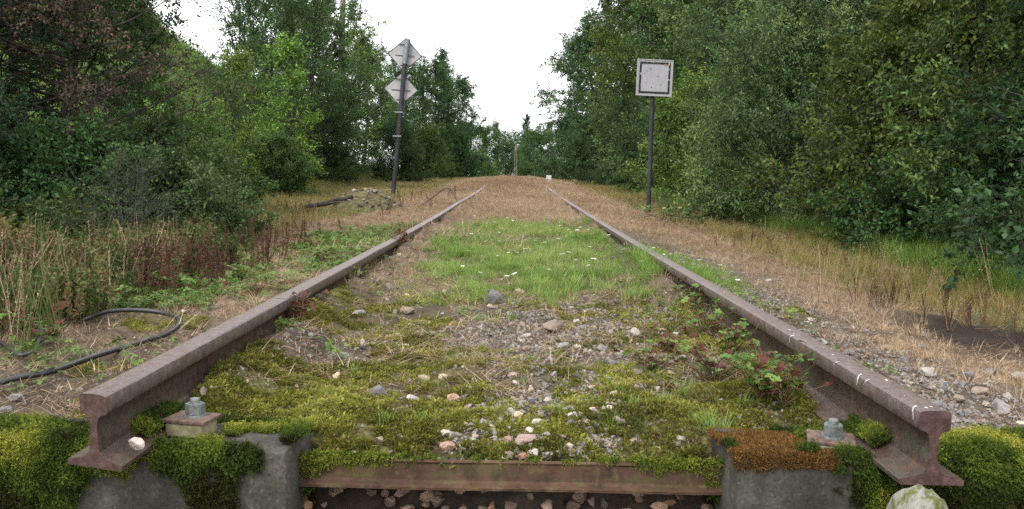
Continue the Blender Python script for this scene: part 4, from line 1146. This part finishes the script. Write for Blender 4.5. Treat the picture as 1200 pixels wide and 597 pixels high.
# side with the diamond signs
for a in [
    ('copper', -4.55, 8.6, .68, .5, RED, 'copper_tree', 'reddish brown leaved tree over the bramble bank', 'tree', TG),
    ('near1', -5.7, 10.6, .80, 2.2, (.6, .72, .62), 'broadleaf_tree', 'dark green tree behind the reddish tree, crown cut by the frame top', 'tree', TG),
    ('near2', -5.5, 7.7, .62, 3.6, SHADED, 'broadleaf_tree', 'very dark tree at the frame edge behind the brambles', 'tree', TG),
    ('bush2', -4.7, 7.6, .52, 1.0, (.62, .85, .65), 'bramble_thicket', 'dark bramble bank under the reddish tree at the frame edge', 'shrub', SG),
    ('thicket', -3.95, 8.0, .8, 4.1, (.7, .95, .65), 'bramble_thicket', 'green bramble mound before the reddish tree', 'shrub', SG),
    ('thicket', -3.15, 8.0, .62, 1.1, (1.1, 1.05, .9), 'bramble_thicket', 'low greyish bramble mound rising from the dead docks', 'shrub', SG),
    ('thicket', -3.9, 9.4, .85, 2.1, (.95, 1.1, .7), 'bramble_thicket', 'lighter bramble mound behind the bare twigs', 'shrub', SG),
    ('twiggy', -3.0, 6.9, .5, .3, (.9, .75, .55), 'twiggy_shrub', 'tangle of bare grey twigs above the dead dock stalks', 'shrub', SG),
    ('bush2', -6.2, 15.5, .75, .3, (2.1, 2.0, 1.2), 'leafy_shrub', 'light green shrub below the grassy hillside gap', 'shrub', SG),
    ('bush2', -7.4, 18.0, .85, 1.3, (2.0, 2.0, 1.4), 'leafy_shrub', 'pale green shrub in the gap before the hillside', 'shrub', SG),
    ('sapling', -5.6, 18.0, .85, 1.5, (1.9, 1.75, .8), 'young_tree', 'thin yellow green young tree in front of the airy willow', 'tree', SG),
    ('sapling', -5.2, 20.5, 1.05, .4, (2.2, 2.3, 1.0), 'young_tree', 'bright green young tree before the dense left tree wall', 'tree', SG),
    ('willow1', -6.7, 23.0, .86, .3, (1.3, 1.45, 1.25), 'willow_tree', 'airy willow with sky showing through, beside the hillside gap', 'tree', TG),
    ('willow1', -5.7, 24.5, .95, 2.7, (1.15, 1.3, 1.05), 'willow_tree', 'taller airy willow next nearer the diamond signs', 'tree', TG),
    ('oak3', -6.3, 30.0, .72, 1.7, (1.6, 1.6, 1.1), 'broadleaf_tree', 'dense green tree just before the diamond sign pole', 'tree', TG),
    ('oak2', -8.4, 32.0, .82, 2.9, (.9, 1.05, .85), 'broadleaf_tree', 'green tree hiding the foot of the utility pole', 'tree', TG),
    ('oak1', -6.4, 37.0, .62, .9, (1.6, 1.6, 1.2), 'broadleaf_tree', 'rounded tree right behind the diamond signs', 'tree', TG),
    ('oak3', -5.6, 43.0, .68, 3.9, (1.05, 1.25, .95), 'broadleaf_tree', 'bushy tree to the track side of the diamond signs', 'tree', TG),
    ('oak2', -5.0, 51.0, .74, 5.2, (.75, .95, .8), 'broadleaf_tree', 'dark bushy tree where the track narrows', 'tree', TG),
    ('oak1', -4.7, 64.0, .82, 5.9, (.75, .95, .8), 'broadleaf_tree', 'last dark tree on the diamond sign side before the far trees', 'tree', TG),
    ('poplar', -4.9, 58.0, .88, .9, (.85, 1.0, .95), 'poplar_tree', 'thin spire of a poplar rising behind the diamond signs', 'tree', TG),
    ('thicket', -5.0, 13.5, .8, .6, (1.5, 1.5, 1.0), 'bramble_thicket', 'light green bramble mound at the edge of the clearing', 'shrub', SG),
    ('thicket', -5.4, 19.5, .9, 2.6, (1.3, 1.4, .9), 'bramble_thicket', 'low bramble mound at the foot of the bright green young tree', 'shrub', SG),
    ('bush1', -5.6, 27.0, .75, .9, (.8, .95, .7), 'leafy_shrub', 'green shrub behind the rubble heap', 'shrub', SG),
    ('bush1', -4.6, 34.0, .8, 1.9, (.75, .9, .7), 'leafy_shrub', 'dark shrub at the foot of the diamond sign pole', 'shrub', SG),
    ('bush2', -4.3, 42.0, .95, 2.9, (1.1, 1.0, .5), 'leafy_shrub', 'shrub with yellow patches at the tree line beyond the bent cable', 'shrub', SG),
    ('bush2', -4.0, 54.0, 1.2, 3.9, (.7, .9, .7), 'leafy_shrub', 'dark shrub near the crest of the track', 'shrub', SG),
]: plant_tree(*a)
# beyond the crest
FG = 'far trees closing the view'
for a in [
    ('poplar', 1.2, 118, 1.0, .3, (.9, 1.15, 1.0), 'poplar_tree', 'tallest far poplar in the middle of the view', 'tree', FG),
    ('poplar', -2.6, 112, .85, 1.3, (.8, 1.1, 1.0), 'poplar_tree', 'dark far poplar next before the tallest one', 'tree', FG),
    ('poplar', 4.4, 122, .92, 2.3, (.8, 1.1, 1.0), 'poplar_tree', 'far poplar close to the wooded side', 'tree', FG),
    ('poplar', -4.4, 125, .8, 3.3, (.9, 1.1, 1.0), 'poplar_tree', 'thin far poplar beside the dark bushy trees', 'tree', FG),
    ('oak2', -3.2, 96, .75, 4.3, (1.25, 1.45, .95), 'broadleaf_tree', 'light green far tree beside the pale post', 'tree', FG),
    ('oak1', 2.6, 98, .72, 5.3, (1.1, 1.3, .95), 'broadleaf_tree', 'green far tree on the other side of the pale post', 'tree', FG),
    ('bush1', -2.4, 84, .75, .3, (1.5, 1.6, 1.1), 'leafy_shrub', 'pale far bush at the end of the track', 'shrub', FG),
    ('oak2', -6.0, 104, .85, 1.0, (.8, 1.0, .85), 'broadleaf_tree', 'dull green far tree merging with the dark bushy trees', 'tree', FG),
    ('oak1', 6.6, 106, .9, 2.1, (.75, 1.0, .85), 'broadleaf_tree', 'dark far tree merging with the wooded side', 'tree', FG),
    ('oak2', 2.2, 132, .9, .6, (.85, 1.1, .95), 'broadleaf_tree', 'broad far tree behind the tallest poplar', 'tree', FG),
    ('bush1', 1.0, 90, .8, .9, (1.2, 1.3, 1.0), 'leafy_shrub', 'green far bush under the tallest poplar', 'shrub', FG),
    ('bush2', -3.6, 92, 1.3, 2.2, (1.0, 1.2, .9), 'leafy_shrub', 'far bush between the dark bushy trees and the pale post', 'shrub', FG),
    ('bush1', 3.2, 88, 1.0, 2.9, (.9, 1.1, .9), 'leafy_shrub', 'far bush just past the white marker post', 'shrub', FG),
    ('oak3', -.6, 94, .62, 1.1, (1.0, 1.2, .95), 'broadleaf_tree', 'low rounded far tree straight behind the pale post', 'tree', FG),
    ('oak1', -5.6, 88, .66, 2.6, (.8, 1.0, .85), 'broadleaf_tree', 'dark rounded far tree beside the last dark tree', 'tree', FG),
    ('oak2', 4.9, 90, .78, 3.1, (.8, 1.05, .85), 'broadleaf_tree', 'rounded far tree rising behind the white marker post', 'tree', FG),
    ('oak3', 1.6, 106, .8, 4.1, (.95, 1.15, .95), 'broadleaf_tree', 'far tree filling the gap under the tallest poplar', 'tree', FG),
    ('oak3', -1.2, 130, .95, 2.0, (1.0, 1.2, 1.0), 'broadleaf_tree', 'farthest tree at the vanishing point of the rails', 'tree', FG),
]: plant_tree(*a, z=-.6)
for k, (x, y, s) in enumerate([(-24, 60, .9), (-28, 66, 1.2), (-22, 70, 1.0), (-33, 70, 1.3), (-19.5, 58, .9)]):
    plant_tree('bush2', x, y, s * 1.3, k * 1.7, (1.1, 1.15, .8), 'hillside_shrub', ['small shrub low on the grassy hillside', 'shrub halfway up the grassy hillside', 'shrub near the skyline of the hillside', 'shrub high on the hillside beside the reddish crown', 'lowest shrub of the grassy hillside'][k], 'shrub', 'shrubs on the hillside', z=HILL(x, y) - .3)

# ------------------------------------------------------------------ signs, poles and posts
def plate_bm(w, h, t, bevel=.006): return bm_box((w, t, h), (0, 0, 0), bevel, 2)
def diamond_signs():
    Y = 21.5
    b = pix(459, 224, Y); t = pix(478, 46, Y); mid = pix(474.5, 72, Y)
    gz = float(H(b[0], Y))
    e = empty('diamond_sign_post', (b[0], Y, b[2]))
    tag(e, 'leaning dark pole carrying two grey diamond sign backs', 'sign')
    obj('pole', tubes_mesh('pole', [(np.array([[0, 0, -.5], mid - b]), .055)], 12), M['pole_dark'], e)
    obj('pole_top', tubes_mesh('pole_top', [(np.array([mid - b + (b - mid) * .02, t - b]), .062)], 12), M['pole_grey'], e)
    for (uc, vc, s, tilt) in ((474, 64, .58, R(4)), (469.5, 104.5, .58, R(3))):
        c = pix(uc, vc, Y) - b
        pl = obj('sign_plate', bm_mesh('sign_plate', plate_bm(s, s, .012)), M['sign_back'], e, (c[0], c[1] + .085, c[2]), (R(-4), R(45) + tilt, 0))
        obj('rim', bm_mesh('rim', rim_bm(s, .018, .02)), M['pole_dark'], pl)
        q = bmesh.new()
        for dz, w in ((.24, .28), (-.02, .46), (-.25, .22)):
            bm_box((w, .022, .016 if dz != -.02 else .01), (c[0], c[1] + .062, c[2] + dz), .002, 1, q, (0, R(3), 0))
        obj('bracket', bm_mesh('bracket', q), M['pole_dark'], e)
    for v in (132, 160):
        c = pix(464.5 + (150 - v) * .07 + 1.5, v, Y) - b
        obj('clamp', bm_mesh('clamp', bm_box((.20, .13, .035), tuple(c), .006)), M['pole_grey'], e)
def rim_bm(s, w, t):
    b = bmesh.new()
    for k in range(4):
        L = s + .002 if k % 2 == 0 else s - 2 * w - .002
        a = k * math.pi / 2
        d = (s - w) / 2
        bm_box((L, t, w), (math.sin(a) * d, 0, math.cos(a) * d), .002, 1, b, (0, a, 0))
    return b
diamond_signs()

def square_sign():
    Y = 16.6
    b = pix(760, 243, Y); t = pix(766.5, 92, Y); pb = pix(764, 112, Y)
    e = empty('square_sign_post', tuple(b))
    tag(e, 'square white sign panel with flaking black border on a dark pole', 'sign')
    obj('pole', tubes_mesh('pole', [(np.array([[0, 0, -.5], pix(765.5, 78, Y) - b]), .042)], 12), M['pole_dark'], e)
    c = t - b; s = .645
    pl = obj('sign_plate', bm_mesh('sign_plate', plate_bm(s, s, .014)), M['sign_white'], e, (c[0], c[1] - .06, c[2]), (0, R(1.5), R(2)))
    bb = bmesh.new()
    w, o = .036, .565
    for k in range(4):
        a = k * math.pi / 2; d = (o - w) / 2; L = o if k % 2 == 0 else o - 2 * w - .002
        bm_box((L, .006, w), (math.sin(a) * d, -.009, math.cos(a) * d), .001, 1, bb, (0, a, 0))
    obj('border', bm_mesh('border', bb), M['flaking'], pl)
    edge = obj('rim', bm_mesh('rim', rim_bm(s + .012, .018, .03)), M['sign_white'], pl)
    sp = bmesh.new()
    for k, (x, z, q) in enumerate([(.19, .245, .035)]):
        bm_box((q * 1.3, .004, q * .55), (x, -.0125, z), .001, 1, sp)
    obj('rust_patch', bm_mesh('rust_patch', sp), M['rust_spot'], pl)
    r = np.random.default_rng(3)
    for x, z in [(-.14, -.03), (.06, .03), (-.17, -.09), (-.05, -.17), (-.03, -.10), (-.19, .07), (-.15, .12), (.22, .05), (-.08, .16), (.12, -.12)]:
        n = 7; rad = r.uniform(.006, .014)
        V = [(x + rad * r.uniform(.6, 1.3) * math.cos(6.283 * i / n), -.0085, z + rad * r.uniform(.6, 1.2) * math.sin(6.283 * i / n)) for i in range(n)]
        obj('paint_chip', mesh_from('paint_chip', V, polys=[list(range(n))]), M['pole_dark'], pl)
square_sign()

def utility_pole():
    Y = 40.0
    b = pix(397, 215, Y); t = pix(403, -60, Y)
    e = empty('utility_pole', (b[0], Y, .2)); tag(e, 'tall grey utility pole rising behind the trees near the diamond signs', 'pole')
    T = t - np.array([b[0], Y, .2])
    obj('pole', tubes_mesh('pole', [(np.array([[0, 0, -.5], T]), np.array([.15, .11]))], 12), M['deadwood'], e)
    c = pix(404, 24, Y) - np.array([b[0], Y, .2])
    obj('crossarm', bm_mesh('crossarm', bm_box((.75, .06, .06), (c[0] + .35, c[1] - .13, c[2]), .005)), M['pole_dark'], e)
    b2 = bmesh.new()
    bmesh.ops.create_cone(b2, cap_ends=True, segments=10, radius1=.05, radius2=.03, depth=.16, matrix=Matrix.Translation((c[0] + .68, c[1] - .13, c[2] + .11)))
    obj('insulator', bm_mesh('insulator', b2), M['pole_grey'], e)
    p0 = pix(421, 22, Y - .13); p1 = pix(426, -40, Y - 3)
    tag(obj('overhead_wire', tubes_mesh('overhead_wire', [(np.array([p0, (p0 + p1) / 2 + np.array([.03, 0, -.1]), p1, p1 + (p1 - p0) * 3]), .018)], 5), M['wire']),
        'thin overhead wire rising from the utility pole arm', 'wire')
utility_pole()

x, y, z = on_ground(643, 214)
wp = empty('marker_post', (x, y, z - .1)); tag(wp, 'small white marker post standing beside the far rail', 'post')
sc_ = y / FPX
obj('shaft', bm_mesh('shaft', bm_box((4 * sc_, .1, 8 * sc_), (0, 0, 4 * sc_), .01)), M['white_post'], wp)
obj('head', bm_mesh('head', bm_box((6 * sc_, .16, 5 * sc_), (0, 0, 8.5 * sc_), .02)), M['white_post'], wp)
p = pix(604, 205, 75); q = pix(604, 166, 75)
pp = empty('far_post', (p[0], 75, p[2] - .4)); tag(pp, 'pale tall twin-legged post at the far end of the track', 'post')
hgt = q[2] - p[2] + .4
for dx in (-.08, .08):
    obj('leg', tubes_mesh('leg', [(np.array([[dx, 0, 0], [dx * .8, 0, hgt * .78]]), .03)], 8), M['pale_post'], pp)
obj('cap', tubes_mesh('cap', [(np.array([[0, 0, hgt * .77], [0, 0, hgt]]), np.array([.10, .02]))], 8), M['pale_post'], pp)

# ------------------------------------------------------------------ rubble heap, cables, bent wire
def heap():
    x0, y0, z0 = on_ground(428, 246)
    e = empty('rubble_heap', (x0, y0, z0)); tag(e, 'heap of pale rubble and sticks left beside the diamond sign pole', 'rubble heap')
    r = random.Random(4)
    def hz(x, y): return .38 * math.exp(-(abs(x) / .5) ** 2.6 - (y / .5) ** 2)
    n = 36; xs = np.linspace(-1.1, 1.1, n); V = np.array([(a, b, hz(a, b) - .05 + .05 * (float(vnoise(np.array([a * 9.]), np.array([b * 9.]))[0]) - .5)) for b in xs for a in xs])
    i = np.arange(n - 1)[:, None] * n; j = np.arange(n - 1)[None]
    Q = np.stack([i + j, i + j + 1, i + n + j + 1, i + n + j], -1).reshape(-1, 4)
    obj('mound', mesh_from('mound', V, quads=Q, smooth=True), M['mound'], e)
    for k in range(64):
        a, b = r.gauss(.05, .36), r.gauss(-.15, .28)
        o = stone(a, b, r.uniform(.05, .13), hz(a, b) - .04, r.choice([W_, P_, (1.2, 1.1, 1.0), G_, D_]), parent=e)
    for k in range(12):
        a, b, an, L = r.gauss(.05, .4), r.gauss(-.1, .3), r.uniform(-.5, .9), r.uniform(.2, .55)
        d = np.array([math.cos(an), math.sin(an) * .4, r.uniform(-.1, .35)]) * L / 2; c = np.array([a, b, hz(a, b) + .03])
        obj('stick', tubes_mesh('stick', [(np.array([c - d, c + np.array([0, 0, .02]), c + d]), np.array([.008, .007, .004]))], 6), M['deadwood'], e)
    lg = tubes_mesh('log', [(np.array([[-.95, -.28, .04], [-.6, -.3, .10], [-.15, -.34, .22]]), np.array([.035, .045, .035]))], 10)
    obj('log', lg, M['greywood'], e)
M['mound'] = m_simple('rubble_soil', [(.3, (.07, .06, .03)), (.5, (.12, .11, .05)), (.7, (.2, .15, .1))], 14, .95, .1, bstr=.6, bdist=.02)
heap()

def cable(name, px, rad, mat, label, lift=None, cat='cable', n=10):
    P = []
    for k, (u, v) in enumerate(px):
        x, y, z = on_ground(u, v)
        P.append((x, y, z + rad * .7 + (lift[k] if lift else 0)))
    S = spline(P, n)
    o = obj(name, tubes_mesh(name, [(S, rad)], 10), mat); tag(o, label, cat); return o
cable('rubber_hose', [(98, 385), (128, 380), (165, 379), (195, 381), (211, 388), (200, 399), (170, 410), (130, 425), (100, 436), (60, 448), (20, 458), (-25, 468)], .0095, M['cable'], 'thick black rubber hose looping on the ground beside the rail',
      [.02, .04, .045, .04, .035, .025, .02, .025, .03, .025, .03, .02], 'hose')
cable('cable', [(-15, 404), (8, 414), (25, 428), (42, 420), (50, 404), (49, 392)], .007, M['cable'], 'thin black cable curling at the frame edge above the hose', [.03, .02, .02, .03, .05, .05])
cable('cable', [(30, 366), (45, 358), (60, 352), (74, 351)], .006, M['cable'], 'short black cable poking from the weeds at the frame edge', [.02, .04, .06, .05])
cable('conduit', [(163, 336), (170, 330), (180, 326), (195, 323), (208, 322)], .008, M['conduit'], 'pale grey conduit arching out of the dead weeds', [-.02, .05, .07, .06, .0])
P = [np.array(on_ground(490, 243)), pix(505, 233, 14.9), pix(517, 224, 14.8), pix(524, 221, 14.7), pix(529, 223, 14.7), pix(534, 232, 14.6), np.array([pix(539, 242, 14.5)[0], 14.5, float(H(pix(539, 242, 14.5)[0], 14.5))])]
tag(obj('bent_cable', tubes_mesh('bent_cable', [(spline(P, 8), .009)], 8), M['wire']), 'bent dark cable arching over the ground beside the far rail', 'cable')

# ------------------------------------------------------------------ individual plants
def leafy_plant(name, x, y, h, nst, spread, ls, label, red=.25, lobes=5, group='leafy plants beside the rails', z=None, seed=0, t0=None):
    r = np.random.default_rng(seed + 900)
    e = empty(name, (x, y, float(H(x, y)) if z is None else z)); tag(e, label, 'plant', group)
    items, P, D, N, S, T = [], [], [], [], [], []
    for k in range(nst):
        a = r.uniform(0, 6.283); L = h * r.uniform(.5, 1.1); out = spread * r.uniform(.2, 1)
        t = np.linspace(0, 1, 6)[:, None]
        path = np.concatenate([np.cos(a) * out * t ** 1.3, np.sin(a) * out * t ** 1.3, L * (t - .25 * t ** 2) * 1.2], 1) + .006 * r.normal(size=(6, 3)) * t
        items.append((path, np.linspace(.0022, .0009, 6)))
        tone = r.random()
        for m in range(r.integers(3, 7)):
            w = r.uniform(.35, 1) if m else 1.0
            p0 = np.array([np.interp(w, t[:, 0], path[:, i]) for i in range(3)])
            b = r.uniform(0, 6.283); pl = ls * r.uniform(.6, 1.3)
            tip = p0 + np.array([math.cos(b), math.sin(b), .35]) * pl
            items.append((np.array([p0, (p0 + tip) / 2 + [0, 0, .003], tip]), np.array([.001, .0009, .0007])))
            up = np.array([0, 0, 1.0]) + .4 * r.normal(size=3); up /= np.linalg.norm(up)
            ax = np.cross(up, [math.sin(b), -math.cos(b), 0]); ax /= np.linalg.norm(ax); ay = np.cross(up, ax)
            tt = r.uniform(0, .24) if r.random() < red else r.uniform(.32, 1)
            s = ls * r.uniform(.6, 1.15)
            for q in range(lobes):
                an = (q - (lobes - 1) / 2) * (.85 if lobes == 5 else 1.5)
                P.append(tip); D.append(math.cos(an) * -ax + math.sin(an) * ay); N.append(up); S.append(s * (1 - .12 * abs(q - (lobes - 1) / 2))); T.append(np.clip(tt + .05 * r.normal(), 0, 1))
    obj('stem', tubes_mesh('stem', items, 4), M['stem'], e)
    V, Q = leaf_quads(np.array(P), np.array(D), np.array(N), np.array(S), .62, .08)
    obj('foliage', mesh_from('foliage', V, quads=Q, fattr={'tint': np.array(T)}), M['plant'], e)
for a in [
    ('cranesbill', .70, 2.50, .16, 26, .14, .022, 'bushy green cranesbill leaning against the rail behind the bolt', .18),
    ('cranesbill', .62, 2.72, .14, 22, .14, .02, 'reddish cranesbill among the moss next behind the bushy green one', .55),
    ('cranesbill', .72, 2.95, .16, 20, .13, .02, 'cranesbill with mixed red and green leaves close under the rail head', .4),
    ('cranesbill', .55, 3.15, .10, 14, .11, .018, 'small red-leaved cranesbill at the edge of the gravel', .7),
    ('cranesbill', .74, 2.40, .12, 14, .10, .02, 'low cranesbill directly behind the bolt and the rusty moss', .3),
    ('cranesbill', .45, 2.85, .09, 14, .12, .018, 'low reddish cranesbill nearest the middle of the gravel', .6),
    ('cranesbill', .76, 3.4, .14, 16, .12, .02, 'farther cranesbill in the shade of the rail head', .35),
    ('cranesbill', .93, 3.05, .16, 5, .06, .026, 'pale green sprig standing just outside the rail head', .0),
    ('cranesbill', .80, 3.95, .12, 7, .08, .03, 'red and green plant by the white stone under the rail', .6),
    ('strawberry_plant', -.80, 3.35, .11, 14, .10, .024, 'red and brown leaved plant clinging to the rail joint', .85),
    ('strawberry_plant', -1.75, 4.7, .13, 15, .22, .036, 'spreading green leafed plant below the dead docks', .15),
    ('strawberry_plant', -1.62, 5.2, .13, 14, .22, .036, 'green leafed plant next behind the spreading one', .12),
    ('strawberry_plant', -1.95, 4.15, .13, 14, .2, .036, 'green leafed plant beside the end of the hose loop', .2),
    ('strawberry_plant', -1.8, 3.30, .09, 9, .14, .028, 'red and green plant inside the hose loop at the frame edge', .5),
    ('strawberry_plant', -1.95, 3.55, .15, 12, .2, .034, 'dark red leaved plant at the frame edge above the thin cable', .75),
    ('strawberry_plant', -1.35, 4.5, .07, 12, .2, .028, 'low red creeper in the straw halfway from the docks to the rail', .7),
    ('strawberry_plant', -1.25, 5.9, .08, 12, .22, .03, 'low mixed creeper beside the rail past the rail joint', .45),
    ('strawberry_plant', -1.7, 7.2, .10, 14, .25, .034, 'red tinged creeper at the far end of the dead docks', .6),
    ('strawberry_plant', -.83, 6.4, .12, 8, .10, .032, 'small red plant at the inner side of the farther rail', .85),
]: leafy_plant(*a, lobes=5 if a[0] == 'cranesbill' else 3, seed=int(abs(a[1] * 100)))
